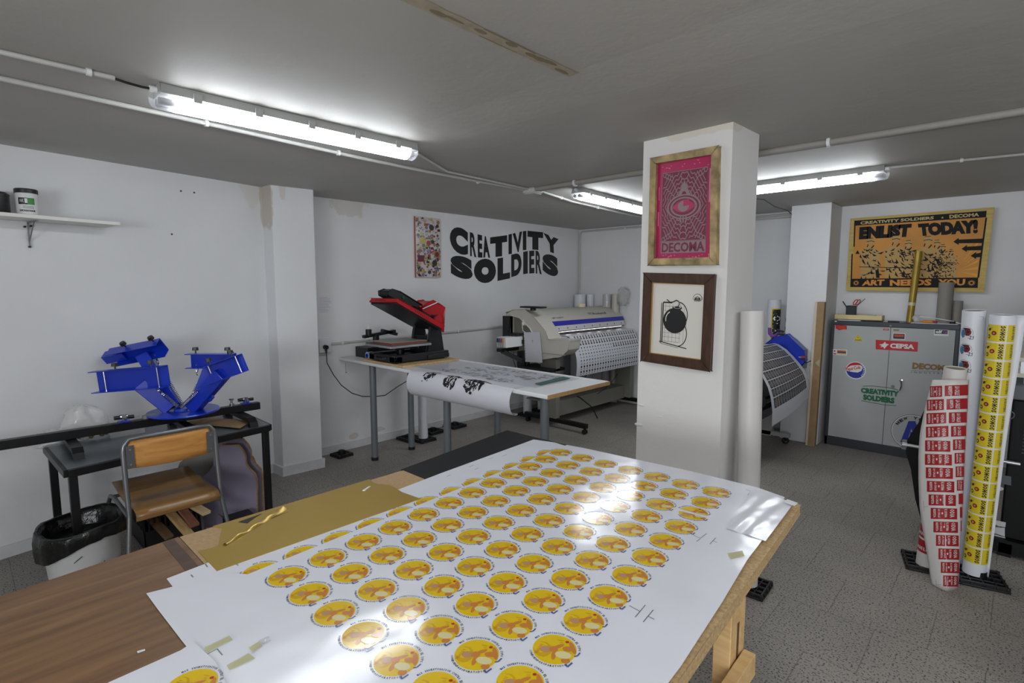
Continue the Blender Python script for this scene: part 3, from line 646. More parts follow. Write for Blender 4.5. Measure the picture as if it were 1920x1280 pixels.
u3.prism([UPP(.66, a_, h_+.03) for a_, h_ in prof], (.13, 0, 0)); build('control_arm', u3, HPB, hp, bevel=.01)
u4 = M(); u4.prism(*slab(.60, .86, .05, .33, .062, .09)); build('arm_foot', u4, HPB, hp, bevel=.008)
build('display', M().prism([UPP(.675, .50, .163), UPP(.775, .50, .163), UPP(.775, .555, .1455), UPP(.675, .555, .1455)], UPP(0, 0, .003)-UPP(0, 0, 0)), mat('lcd_grey', (120, 124, 124), .3), hp)
build('start_button', M().cyl(UPP(.79, .43, .13), UPP(.797, .43, .13), .014, n=18), mat('button_green', (20, 80, 50), .4), hp)
st = M()
for x0, x1 in ((.60, .625), (.845, .87)):
    st.prism([(x0, 3.0, B0+.06), (x0, 3.19, B0+.06), (x0, 3.15, 1.28), (x0, 3.11, 1.32), (x0, 3.06, 1.3), (x0, 3.03, 1.2)], (x1-x0, 0, 0))
st.box(.62, .85, 3.04, 3.15, B0+.06, 1.17); build('column', st, HPB, hp, bevel=.004)
rh = M(); rp = [(2.98, 1.44), (3.06, 1.485), (3.12, 1.49), (3.20, 1.46), (3.255, 1.42), (3.25, 1.36), (3.235, 1.20), (3.18, 1.21), (3.16, 1.31), (3.0, 1.33)]
rh.prism([(.66, y, z) for y, z in rp], (.15, 0, 0)); build('rear_cover', rh, HPR, hp, bevel=.012)
pv = M().cyl((.58, 3.10, 1.315), (.90, 3.10, 1.315), .05, n=28); build('hinge_barrel', pv, HPB, hp, bevel=.004)
build('hinge_cap', M().cyl((.90, 3.10, 1.315), (.918, 3.10, 1.315), .048, .044, n=28), HPR, hp, bevel=.003)
plab(build('handle_bar', M().tube([(.64, 2.98, 1.40), (.64, 3.15, 1.475), (.83, 3.15, 1.475), (.83, 2.98, 1.42)], .006, 10), ALU, hp), 'thin bright rod across the red cover')
# things lying behind the press
tr = thing('tape_roll', 'small blue and white tape roll lying left of the heat press', 'tape', (.36, 2.72, WT))
build('roll', M().pipe((.36, 2.68, WT+.036), (.36, 2.735, WT+.036), .035, .015), mat('tape_blue_white', (150, 175, 200), .4, noise=.4, nscale=30), tr); build('core', M().pipe((.36, 2.675, WT+.036), (.36, 2.738, WT+.036), .0205, .004), BLUE, tr)
tag(build('tape_roll', M().pipe((.40, 2.75, WT+.03), (.40, 2.80, WT+.03), .03, .014), BLACK, loc=(.4, 2.77, WT)), 'black tape roll behind the left foot of the heat press', 'tape')
ck = thing('desk_clamp', 'black clamp with a clear knob beside the wall behind the heat press', 'clamp', (.2, 2.9, WT))
build('stand_block', M().box(.08, .30, 2.72, 3.20, WT, WT+.10), BLACK, ck, bevel=.004)
build('arm', M().bar((.2, 2.74, WT+.20), (.2, 3.10, WT+.235), .05, .03).bar((.2, 2.95, WT+.25), (.2, 3.12, WT+.2), .05, .03).cyl((.2, 2.80, WT+.20), (.2, 2.80, WT+.27), .03, n=14).box(.17, .23, 2.86, 2.9, WT+.1, WT+.215), BLACK, ck, bevel=.004)
build('knob', M().lathe((.2, 2.80, WT+.27), [(.02, 0), (.018, .02), (.008, .05), (0, .055)], 16), CLEAR, ck)
# bottles behind the press
for i, (y, c, h_, lab) in enumerate([(3.02, (150, 160, 150), .16, 'pale bottle behind the heat press column'), (3.07, (210, 205, 200), .15, 'white bottle with brown cap behind the heat press column'), (2.98, (40, 80, 150), .11, 'small blue bottle behind the heat press base')]):
    b_ = thing('ink_bottle', lab, 'bottle', (.36+.02*i, y, WT))
    build('body', M().lathe((.36+.02*i, y, WT), [(.018, 0), (.02, .005), (.02, h_*.75), (.009, h_*.86), (.009, h_*.9)], 18), mat('bottle_%d' % i, c, .3), b_)
    build('cap', M().cyl((.36+.02*i, y, WT+h_*.9), (.36+.02*i, y, WT+h_), .011, n=14), [GREYP, mat('cap_brown', (90, 50, 40), .5), BLACK][i], b_)

# printed banner hanging over the table front
bx0, bx1 = 1.20, 2.36
def banner(u, v):   # v from the back of the table (0) to the curled free end (1)
    L_ = v*1.02; x = bx0+(bx1-bx0)*u
    if L_ < .62: return (x, 3.22-L_, WT+.0025)
    q = (L_-.62)
    a = q/.11
    R = .10-.01*u; cz = WT-R+.004; cy = 2.60
    if a < PI*1.08: return (x+.0*a, cy-math.sin(a)*R*.72, cz+math.cos(a)*R*(1 if a < PI/2 else 1.1)+.0)
    return (x, cy+.02, cz-R)
bn = thing('printed_banner', 'white printed sheet with black drawings curling over the edge of the white table', 'banner', (1.75, 2.6, WT))
build('sheet', M().grid(lambda u, v: banner(u, v), 4, 60), mat('banner_white', (214, 214, 222), .4), bn, smooth=60)
def bfn(u, v, l):
    a_, b_ = banner(u, v), banner(u, min(1, v+.002)); t_ = Vector(b_)-Vector(a_); n_ = Vector((1, 0, 0)).cross(t_).normalized()
    if n_.z < -0.0 and v*1.02 < .63: n_ = -n_
    if v*1.02 < .62: n_ = Vector((0, 0, 1))
    elif n_.y > 0: n_ = -n_
    return Vector(a_)+n_*l
G = M(); A = Art(bfn, G, .0007); r9 = random.Random(3)
def beast(cu, cv, su, sv, mi, n_=34, kind=0):
    n_ = int(n_*1.8); su *= 1.15; sv *= 1.25
    for q in range(n_):
        a_ = r9.uniform(0, 2*PI); rr = math.sqrt(r9.random()); u = cu+math.cos(a_)*rr*su*.5; v = cv+math.sin(a_)*rr*sv*.5
        k_ = r9.uniform(.25, 1.0)
        P = []
        for w_ in range(5): P.append((u+su*.13*k_*math.cos(w_*1.3+a_)*(1 if w_ % 2 else .5), v+sv*.2*k_*math.sin(w_*1.26+a_)*(1 if w_ % 2 else .6)))
        P.sort(key=lambda p: math.atan2(p[1]-v, p[0]-u)); 
        try: A.poly(P, mi if q % 5 else 1, 1+q*.03)
        except Exception: pass
beast(.22, .66, .1, .1, 0, 40); A.line([(.175, .62), (.168, .68), (.172, .74)], .012, 0, 2); A.line([(.17, .63), (.2, .585), (.27, .57)], .012, 0, 2)
beast(.45, .67, .12, .15, 0, 46); beast(.66, .67, .17, .15, 0, 60)
A.line([(.36, .59), (.45, .575), (.52, .6)], .012, 0, 2); A.line([(.58, .6), (.7, .575), (.8, .62)], .012, 0, 2)
for (u, v) in [(.25, .42), (.5, .42), (.74, .45), (.3, .25), (.55, .26), (.8, .25), (.4, .1), (.66, .1), (.9, .12)]: beast(u, v, .2, .11, 2 if u < .7 else 0, 26)
build('drawing', G, [INK, mat('banner_white', (214, 214, 222), .4), mat('ink_faded', (96, 98, 104), .5)], bn, smooth=0)
tag(build('film_sheet', M().box(1.05, 2.45, 2.70, 3.20, WT+.0055, WT+.0062), mat('clear_film', (214, 216, 222), .08, alpha=.25, spec=.8), loc=(1.7, 2.95, WT+.0055)), 'clear glossy film lying over the drawings on the white table', 'film')
q = [PZ(1003, 719, WT+.007), PZ(1056, 706, WT+.007), PZ(1069, 709, WT+.007), PZ(1013, 722, WT+.007)]
tag(build('ruler_strip', M().prism(q, (0, 0, .002)), mat('strip_green', (38, 84, 74), .6), loc=q[0]), 'dark green strip lying across the right end of the white table', 'strip')

# ================================================================== LARGE FORMAT PRINTER
BEI = mat('printer_beige', (196, 192, 182), .45); BEID = mat('printer_grey', (128, 126, 118), .5); BLU = mat('printer_blue', (36, 40, 168), .35)
lp_ = thing('large_format_printer', 'wide beige roll printer with a blue stripe, left part in view behind the white table', 'printer', (.8, 5.5, 0))
PT = [(.30, 1.0), (.30, 1.31), (.42, 1.345), (.62, 1.335), (.72, 1.285), (.80, 1.215)]
body = M(); body.prism([(x, 4.84, z) for x, z in PT+[(.812, 1.19), (.79, 1.15), (.55, 1.12), (.52, 1.0)]], (0, 1.58, 0))
build('top_cover', body, BEI, lp_, bevel=.006)
build('blue_stripe', M().prism([(.805, 4.87, 1.212), (.833, 4.87, 1.162), (.82, 4.87, 1.155), (.79, 4.87, 1.2)], (0, 1.55, 0)), BLU, lp_)
G = M(); A = Art(plane_fn((.722, 4.87, 1.2845), (0, 1, 0), (.62-.80, 0, 1.335-1.215)), G, .0008)
d_ = Vector((.80-.72, 0, 1.215-1.285)); A = Art(plane_fn(Vector((.80, 4.87, 1.2165))+Vector((.001, 0, .001)), (0, 1, 0), -d_), G, .0008)
A.text('SP-540V', .06, .035, .22, .022, 0, 1, .01); A.text('Roland', .92, .06, .3, .035, 0, 1, .02); A.line([(.82, .06), (.9, .095), (.82, .095), (.9, .06)], .006, 0, 1)
build('logo', G, [mat('logo_grey', (90, 90, 96), .5)], lp_, smooth=0)
build('cover_window', M().prism([(.832, 4.87, 1.158), (.862, 4.87, 1.10), (.852, 4.87, 1.095), (.82, 4.87, 1.15)], (0, 1.53, 0)), mat('window_strip', (206, 204, 206), .25), lp_)
mk_ = M()
for q_ in range(9): mk_.box(.848, .856, 4.95+q_*.17, 4.953+q_*.17, 1.105, 1.135)
build('scale_marks', mk_, BLACK, lp_)
build('carriage_rail', M().box(.70, .80, 4.87, 6.40, 1.06, 1.10).box(.75, .845, 4.87, 6.40, 1.085, 1.094), mat('rail_metal', (120, 118, 122), .25, .7), lp_)
wf2 = M()
for q_ in range(6): wf2.box(.78, .86, 4.98+q_*.22, 5.08+q_*.22, 1.055, 1.078)
build('pinch_roller', wf2, mat('roller_dark', (70, 70, 74), .4), lp_)
build('platen', M().prism([(.55, 4.86, 1.0), (.55, 4.86, 1.045), (.98, 4.86, 1.04), (1.04, 4.86, 1.0)], (0, 1.55, 0)), mat('platen_light', (214, 212, 210), .35), lp_)
PSTRIP = mat('platen_lamp', (255, 250, 246), .4, emit=(255, 240, 235), es=2.6)
build('work_lamp', M().box(.80, .815, 4.9, 6.38, 1.078, 1.086), PSTRIP, lp_)
cap = M(); CP = [(.30, 1.0), (.30, 1.31), (.42, 1.35), (.60, 1.345), (.70, 1.31), (.80, 1.235), (.90, 1.12), (.965, 1.035), (1.24, 1.035), (1.22, .93), (1.14, .86), (.86, .80), (.80, .98), (.68, 1.14), (.52, 1.25), (.36, 1.28), (.36, 1.0)]
cap.prism([(x, 4.63, z) for x, z in CP], (0, .22, 0)); build('end_cover', cap, BEI, lp_, bevel=.012)
ib = M(); ib.prism([(.34, 4.70, z_) if False else (x, 4.70, z_) for x, z_ in [(.30, .82), (.30, 1.27), (.50, 1.24), (.66, 1.13), (.79, .97), (.87, .80)]], (0, .14, 0)); build('end_housing', ib, BEID, lp_)
lowr = M(); lowr.prism([(.40, 4.84, .80), (.40, 4.84, 1.0), (1.02, 4.84, 1.0), (.98, 4.84, .90), (.86, 4.84, .80)], (0, 1.56, 0)); build('lower_body', lowr, BEID, lp_, bevel=.005)
build('panel_seam', M().box(.88, 1.2, 4.625, 4.63, .865, .872), mat('seam', (150, 148, 140), .5), lp_)
build('rear_bracket', M().box(.26, .36, 4.60, 4.68, 1.02, 1.27).box(.30, .60, 4.60, 4.66, .955, 1.0), BLACK, lp_, bevel=.004)
build('waste_tray', M().box(.55, 1.02, 4.55, 4.86, .66, .695).box(.50, .62, 4.60, 4.7, .67, .86), BLACK, lp_, bevel=.004)
build('top_tray', M().cyl((.70, 4.66, 1.345), (.70, 4.66, 1.375), .035, n=16).box(.54, .86, 4.60, 4.72, 1.375, 1.395), BLACK, lp_, bevel=.008)
build('stand_leg', M().box(.78, 1.02, 4.70, 4.77, .11, .80), BEID, lp_, bevel=.005); build('stand_leg', M().box(.78, 1.02, 6.30, 6.37, .11, .80), BEID, lp_, bevel=.005)
build('cross_beam', M().box(.88, .93, 4.77, 6.30, .10, .26).box(.50, .93, 4.77, 6.30, .26, .275), BEID, lp_)
for y in (4.735, 6.335):
    ft = build('stand_foot', M().bar((.52, y, .09), (1.43, y, .09), .05, .05), BLACKM, lp_, bevel=.004)
    for x in (.56, 1.40):
        ca = build('castor', M().cyl((x, y-.022, .026), (x, y-.004, .026), .026, n=16).cyl((x, y+.004, .026), (x, y+.022, .026), .026, n=16), RUBBER, ft)
        build('castor_fork', M().box(x-.015, x+.015, y-.006, y+.006, .026, .065), BLACKM, ft)
# printed sheet coming out of the printer
def outsheet(u, v):      # u along y from the left edge, v from platen down
    y = 4.93+u*1.42; L_ = v*.60
    if L_ < .14: x, z = .86+L_*1.15, 1.052-L_*.06
    else:
        q_ = (L_-.14)/.46; x = 1.021+.13*math.sin(min(1, q_*1.1)*PI/2)-.06*max(0, q_-.6); z = 1.044-.46*(q_**1.12)
    return Vector((x, y, z))
os_ = build('printed_sheet', M().grid(outsheet, 6, 26), PAPERV, lp_, smooth=60)
G = M()
def ofn(u, v, l):
    a_ = outsheet(u/1.42, v/.60); b_ = outsheet(u/1.42, min(1, v/.6+.01)); t_ = (b_-a_).normalized(); return a_+Vector((0, 1, 0)).cross(-t_)*-l if (Vector((0, 1, 0)).cross(-t_)).x < 0 else a_+Vector((0, 1, 0)).cross(-t_)*l
A = Art(ofn, G, .001)
rows = [(.175, 1), (.245, 1), (.315, 2), (.385, 0), (.455, 0), (.515, 3), (.57, 3)]
for v, kd in rows:
    for c in range(24):
        u = .09+c*.056; kk = kd
        if kd == 2: kk = 1 if c > 12 else 0
        if kk == 1: A.disc(u, v-.016, .012, 2, 1, 9, ry=.016); A.disc(u, v-.022, .009, 1, 1.5, 7, ry=.006); A.poly([(u+.007, v+.0), (u+.017, v+.022), (u-.017, v+.022), (u-.007, v+.0)][::-1], 0, 1); A.disc(u, v, .006, 0, 2, 6, ry=.01)
        elif kk == 0: A.disc(u, v-.014, .013, 0, 1, 9, ry=.012); A.disc(u+.003, v-.008, .008, 3, 1.5, 8, ry=.009); A.poly([(u+.007, v+.008), (u+.014, v+.024), (u-.014, v+.024), (u-.007, v+.008)][::-1], 4, 1)
        else: A.disc(u, v-.012, .014, 0, 1, 9, ry=.013); A.disc(u, v+.014, .01, 5, 1, 8, ry=.006)
build('portraits', G, [INK, mat('hair_brown', (70, 55, 45), .5), mat('face_tan', (120, 98, 76), .5), PAPERV, mat('shoulder_grey', (150, 152, 158), .5), mat('mid_grey', (90, 92, 96), .5)], os_, smooth=0)
# cartridges and paper at the left end
ic = build('cartridge_box', M().box(.44, .575, 4.34, 4.62, .925, 1.045), WHITE, lp_, bevel=.004)
for i, c in enumerate([(20, 20, 24), (50, 80, 170), (170, 60, 120), (214, 150, 70)]):
    build('ink_cartridge', M().box(.395+i*.045-.0+.005, .395+i*.045+.035, 4.325, 4.345, .93, 1.035), mat('cartridge_grey', (176, 176, 172), .45), ic, bevel=.002) if i == 99 else None
    x = .452+i*.03
    build('ink_cartridge', M().box(x-.006, x+.016, 4.318, 4.342, .93, 1.04).box(x-.006, x+.016, 4.316, 4.318, .985, 1.03, 1), [mat('cartridge_grey', (176, 176, 172), .45), mat('cartridge_%d' % i, c, .4)], lp_)
build('cartridge_arm', M().box(.36, .44, 4.40, 4.75, .86, .90).bar((.40, 4.44, .87), (.62, 4.66, .72), .04, .05).box(.40, .60, 4.50, 4.62, 1.06, 1.075), BLACK, lp_)
hs = thing('hanging_paper', 'white sheet of paper hanging from the left end of the printer', 'paper', (.72, 4.6, 1.09))
pp = [PY(982, 623, 4.60), PY(1012, 622, 4.60), PY(1017, 680, 4.60), PY(985, 678, 4.60)]
build('sheet', M().prism(pp, (0, .0015, 0)), mat('paper_grey', (206, 206, 212), .6), hs)
G = M(); u_ = (pp[1]-pp[0]); v_ = (pp[0]-pp[3]); A = Art(plane_fn(pp[3]+Vector((0, -.001, 0)), u_, v_), G, .0005)
for q_ in range(9): A.rect(.006, .03+q_*.03, .014, .045+q_*.03, 0)
A.line([(.13, .22), (.13, .26)], .004, 0); A.line([(.115, .245), (.145, .245)], .004, 0)
build('print', G, [mat('print_grey', (120, 120, 128), .6)], hs, smooth=0)
tag(build('tie_cord', M().tube([(.62, 4.61, 1.17), (.60, 4.605, 1.24), (.58, 4.60, 1.2), (.6, 4.595, 1.11), (.64, 4.595, 1.09)], .004, 8).blob((.6, 4.60, 1.19), (.012, .01, .022), 8), WHITE, loc=(.62, 4.6, 1.17)), 'white cord with a small plug dangling above the hanging paper', 'cord')
tag(build('data_cable', M().tube([(.45, 4.6, .86), (.46, 4.58, .75), (.52, 4.58, .62), (.62, 4.6, .55), (.75, 4.62, .56), (.86, 4.66, .64)], .004, 8), BLACK, loc=(.45, 4.6, .86)), 'thin black cable looping under the left end of the printer', 'cable')
tag(build('foot_rod', M().tube([(.98, 5.16, .30), (1.02, 5.16, .29), (1.10, 5.3, .16), (1.14, 5.36, .02)], .008, 8), BLACK, loc=(1.14, 5.36, 0)), 'black hooked rod leaning from the printer stand to the floor', 'rod')
tag(build('power_cable', M().tube([PX(1158, 700, 1.0), PX(1150, 712, 1.0), PX(1135, 728, 1.0), PX(1120, 738, .98)], .004, 8), BLACK, loc=PX(1158, 700, 1.0)), 'thin black cable hanging below the printed sheet of the printer', 'cable')
def foot_holder(name_label, x, y, rz=0, s=.16, z=0, group='black moulded stands for vinyl rolls'):
    t = thing('roll_stand', name_label, 'stand', (x, y, z), rz, group)
    m = M(); h = s/2
    m.box(-h, h, -h, h, 0, .012)
    for q_ in (-h+.006, h-.018): m.box(q_, q_+.012, -h, h, 0, .03); m.box(-h, h, q_, q_+.012, 0, .03)
    for q_ in range(3): m.box(-h, h, -h*.5+q_*h*.5-.004, -h*.5+q_*h*.5+.004, .01, .028); m.box(-h*.5+q_*h*.5-.004, -h*.5+q_*h*.5+.004, -h, h, .01, .028)
    build('base', m, BLACK, t, local=True, bevel=.003)
    build('peg', M().cyl((0, 0, .012), (0, 0, .055), .032, n=18).cyl((0, 0, .05), (0, 0, .06), .022, n=18), BLACK, t, local=True)
    return t
def vroll(label, p0, p1, r, m, core=True, name='vinyl_roll', t_=.006, group=None, kind='roll'):
    t = thing(name, label, kind, p0, 0, group)
    build('roll', M().pipe(p0, p1, r, t_ if core else r*.5, 36), m, t, smooth=50)
    if core: build('core', M().pipe(Vector(p0), Vector(p1)-(Vector(p1)-Vector(p0)).normalized()*.004, r-t_-.0005, .004, 28), mat('core_grey', (150, 140, 126), .7), t, smooth=50)
    return t
foot_holder('black moulded stand on the floor just right of the left column', .15, 2.50, .1)
for i, (x, y, l_) in enumerate([(.16, 3.28, 'black stand on the floor directly behind the rear table leg'), (.13, 3.62, 'black empty stand on the floor below the rear wall, second from the white roll'), (.12, 3.95, 'black empty stand on the floor farthest along the baseboard')]):
    foot_holder(l_, x, y, .05, .2)
foot_holder('black stand under the white roll below the white table', .30, 3.36, .05, .2)
vroll('white vinyl roll standing under the white table beside the rear leg', (.30, 3.36, .03), (.30, 3.36, .88), .05, PAPERV)
for i, (x, y) in enumerate([(.36, 4.95), (.34, 5.25), (.34, 5.62), (.34, 5.95)]):
    foot_holder(['first', 'second', 'third', 'last'][i]+' black stand from the left in the row behind the printer stand', x, y, .05, .2)
    vroll(['first', 'second', 'third', 'last'][i]+' white roll from the left in the row standing behind the printer stand', (x, y, .03), (x, y, .78), .055, PAPERV, group='white rolls behind the printer')
vroll('tall white roll standing in the rear left corner behind the printer', (.12, 6.36, .0), (.12, 6.36, 1.505), .085, PAPERV)
vroll('narrower white roll right beside the tall corner roll', (.27, 6.40, .0), (.27, 6.40, 1.505), .05, PAPERV)
WRAP = mat('plastic_wrap', (205, 205, 205), .12, alpha=.75, spec=.8, bump=.5, bscale=30)
vroll('roll wrapped in clear shiny plastic behind the printer', (.57, 6.38, 0), (.57, 6.38, 1.515), .06, WRAP)
vroll('beige wrapped roll next to the shiny plastic one behind the printer', (.71, 6.38, 0), (.71, 6.38, 1.515), .05, mat('wrap_beige', (190, 186, 174), .4))
bgm = M().blob((.86, 6.33, 1.49), (.10, .06, .13), 14, 0, .22); tag(build('plastic_bag', bgm, mat('bag_clear', (200, 200, 196), .2, alpha=.35, spec=.8, bump=.8, bscale=25), loc=(.86, 6.33, 1.36)), 'crumpled clear plastic bag hanging beside the wrapped rolls behind the printer', 'bag')
tag(build('tape_roll', M().pipe((.48, 5.9, 1.345), (.48, 5.9, 1.39), .055, .02), mat('masking_cream', (226, 218, 184), .6), loc=(.48, 5.9, 1.345)), 'cream masking tape roll lying on top of the printer', 'tape')

# ================================================================== BLACK WORK TABLE WITH THE T-SHIRT PRESS
BT = .70
STEEL = mat('table_steel', (108, 116, 120), .32, .55, noise=.2, nscale=5, bump=.08, bscale=12)
bt = thing('metal_table', 'black steel table with a grey metal top along the left wall', 'table', (1.0, .88, 0))
def quadp(ps, z): return [Vector((x, y, z)) for x, y in ps]
Q = [(.70, .33), (1.325, .352), (1.165, 1.43), (.61, 1.44)]
build('tabletop', M().prism(quadp(Q, BT-.003), (0, 0, .003)), STEEL, bt)
fr = M()
for i in range(4): fr.bar((Q[i][0], Q[i][1], BT-.023), (Q[(i+1) % 4][0], Q[(i+1) % 4][1], BT-.023), .035, .04)
build('frame', fr, BLACKM, bt, bevel=.002)
for i, (x, y) in enumerate(Q):
    cx, cy = .95, .9; k = .02
    x2 = x+(k if x < cx else -k); y2 = y+(k if y < cy else -k)
    build('leg', M().box(x2-.019, x2+.019, y2-.019, y2+.019, 0, BT-.03), BLACKM, bt, bevel=.002)
# press rail
sp_ = thing('screen_press', 'blue four-arm screen printing press on a black steel rail', 'screen printing press', (.88, 1.0, BT))
RZ = .785
R0, R1 = Vector((.885, -.35, RZ)), Vector((.905, 1.47, RZ))
build('rail', M().bar(R0, R1, .05, .05), BLACKM, sp_, bevel=.003)
for y in (.42, .98, 1.33):
    ft = M(); ft.bar((.70, y, .745), (1.13, y, .745), .05, .028)
    ft.prism([(1.13, y-.025, .731), (1.13, y-.025, .759), (1.17, y-.025, .735), (1.18, y-.025, .70), (1.13, y-.025, .70)], (0, .05, 0)); ft.prism([(.66, y-.025, .70), (.66, y-.025, .735), (.70, y-.025, .759), (.72, y-.025, .70)], (0, .05, 0))
    build('rail_foot', ft, BLACKM, sp_)
for y, d_ in ((.68, 0), (1.385, 0)):
    x = .895
    cl = build('screen_clamp', M().box(x-.03, x+.03, y-.03, y+.03, RZ+.025, RZ+.031).bar((x-.03, y, RZ+.03), (x-.03, y, RZ+.055), .05, .004, up=(0, 1, 0)).bar((x+.03, y, RZ+.03), (x+.03, y, RZ+.055), .05, .004, up=(0, 1, 0)), BLUE, sp_)
    build('clamp_bolt', M().cyl((x-.05, y, RZ+.05), (x+.05, y, RZ+.05), .008, n=12).cyl((x-.02, y-.02, RZ+.052), (x-.02, y+.02, RZ+.052), .014, n=12).cyl((x+.012, y, RZ+.03), (x+.012, y, RZ+.072), .012, n=6).cyl((x-.045, y, RZ+.05), (x-.03, y, RZ+.05), .014, n=6), CHROME, cl)
    build('clamp_knob', M().cyl((x, y+.02, RZ+.05), (x, y+.05, RZ+.05), .011, n=12).cyl((x, y-.05, RZ+.055), (x, y-.02, RZ+.055), .012, n=12), BLACK, cl)
lk = M().cyl((.90, 1.29, RZ+.025), (.90, 1.29, RZ+.075), .007, n=12).cyl((.90, 1.29, RZ+.066), (.90, 1.29, RZ+.076), .017, n=6).cyl((.90, 1.29, RZ+.025), (.90, 1.29, RZ+.04), .015, n=12)
build('lock_bolt', lk, CHROME, sp_)
build('lock_bolt', M().cyl((.893, .79, RZ+.025), (.893, .79, RZ+.045), .02, n=16).box(.86, .92, .80, .87, RZ+.04, RZ+.044), GREYP, sp_)
HUB = Vector((.895, 1.0, RZ+.03))
build('turntable', M().lathe(HUB, [(.05, -.004), (.205, 0), (.21, .006), (.205, .013), (.06, .016), (.055, .03), (.0, .03)], 40), BLUE, sp_)
LAT = RT0; FWH = Vector((FW.x, FW.y, 0)).normalized()
def hubp(l, u, d): return HUB+LAT*l+FWH*d+Vector((0, 0, u))
def press_arm(l, u, d, hw, ht, axis, updir, knobs, wide=.07, inner=True):
    """tube arm from the turntable up to a screen head; axis is the direction of the head channel"""
    head = hubp(l, u, d); b0 = HUB+(Vector((head.x, head.y, HUB.z))-HUB).normalized()*.07+Vector((0, 0, .03))
    axis = Vector(axis).normalized(); upd = Vector(updir).normalized(); upd = (upd-axis*upd.dot(axis)).normalized(); sd = axis.cross(upd)
    ar = build('arm', M().bar(b0, head-(head-b0).normalized()*.05, .075, .085, up=upd), BLUE, sp_, bevel=.004)
    build('arm_pivot', M().cyl(b0-Vector((0, 0, .02))-LAT*.035, b0-Vector((0, 0, .02))+LAT*.035, .022, n=18).obox(b0-Vector((0, 0, .03)), LAT*.03, FWH*.03, (0, 0, .015)), GREYP, ar)
    mid = b0.lerp(head, .45); build('arm_stop', M().obox(mid-upd*.045, sd*.01, axis*.0+(head-b0).normalized()*.02, upd*.02), BLUE, ar)
    hd = M(); c = head
    hd.obox(c, axis*hw/2, sd*.003, upd*ht/2)                                # web
    hd.obox(c+upd*ht/2+sd*.035, axis*hw/2, sd*.035, upd*.0025); hd.obox(c-upd*ht/2+sd*.035, axis*hw/2, sd*.035, upd*.0025)   # flanges
    h_ = build('screen_holder', hd, BLUE, ar)
    for k_ in (-.36, .1, .38):
        q_ = c+axis*hw*k_; build('holder_pin', M().cyl(q_+sd*.025-upd*ht/2, q_+sd*.025+upd*ht/2, .0035, n=8), CHROME, ar) if inner and k_ != .1 else None
    for kx in knobs:
        q_ = c+axis*hw*kx+upd*ht/2
        build('knob', M().cyl(q_+sd*.02, q_+sd*.02+upd*.03, .005, n=8).cyl(q_+sd*.02+upd*.022, q_+sd*.02+upd*.042, .020, .017, n=7), BLACK, ar)
    return head, b0
# back-left, front-left, back-right, front-right
h1, b1 = press_arm(-.33, .40, .10, .34, .10, LAT*1+Vector((0, 0, .2)), Vector((0, 0, 1))-FWH*.7, (-.15, .4), inner=False)
h2, b2 = press_arm(-.24, .24, -.10, .45, .13, LAT*1+Vector((0, 0, .08)), (0, 0, 1), (-.2, .3))
h3, b3 = press_arm(.17, .33, .08, .30, .09, LAT*1, (0, 0, 1), (-.35, .35), inner=False)
h4, b4 = press_arm(.34, .30, -.08, .28, .11, LAT*1+Vector((0, 0, .34))-FWH*.2, Vector((0, 0, 1))-LAT*.5, (-.3, .3))
ex = M(); ax_ = (LAT+Vector((0, 0, .2))).normalized(); up1 = (Vector((0, 0, 1))-FWH*.7); up1 = (up1-ax_*up1.dot(ax_)).normalized()
ex.obox(h1-ax_*.17-up1*.015, ax_*.07, ax_.cross(up1)*.03, up1*.03); build('sliding_channel', ex, BLUE, sp_)
def spring(p0, p1, r=.011, turns=16):
    p0, p1 = Vector(p0), Vector(p1); d = (p1-p0); dn = d.normalized(); a_ = dn.orthogonal().normalized(); b_ = dn.cross(a_); pts = []
    for i in range(turns*8+1):
        t = i/(turns*8); pts.append(p0+d*t+(a_*math.cos(i*PI/4)+b_*math.sin(i*PI/4))*r)
    return M().tube(pts, .0022, 5)
def chain(p0, p1, n_=7):
    m = M(); p0, p1 = Vector(p0), Vector(p1); d = (p1-p0)/n_; dn = d.normalized(); a_ = dn.orthogonal().normalized(); b_ = dn.cross(a_)
    for i in range(n_):
        c = p0+d*(i+.5); s_ = a_ if i % 2 else b_
        m.tube([c+dn*d.length*.62*math.cos(t)+s_*.007*math.sin(t) for t in [k_*PI/5 for k_ in range(10)]], .002, 5, closed=True)
    return m
for (s0, s1, s2) in [(h2, b2, hubp(-.0, .05, -.06)), (h1, b1, hubp(-.03, .05, .03)), (h3, b3, hubp(.02, .05, .03)), (h4, b4, hubp(.03, .05, -.07))]:
    top = s0.lerp(s2, .15)+LAT*(.06 if s0 in (h1, h2) else -.03); m1 = top.lerp(s2, .5)
    build('chain', chain(top, m1), CHROME, sp_); build('spring', spring(m1, s2), CHROME, sp_)
build('chain', chain(h3-LAT*.115-Vector((0, 0, .03)), h3-LAT*.115-Vector((0, 0, .10)), 3), CHROME, sp_)
build('chain', chain(h1+LAT*.1-Vector((0, 0, .04)), h1+LAT*.13-Vector((0, 0, .12)), 3), CHROME, sp_)
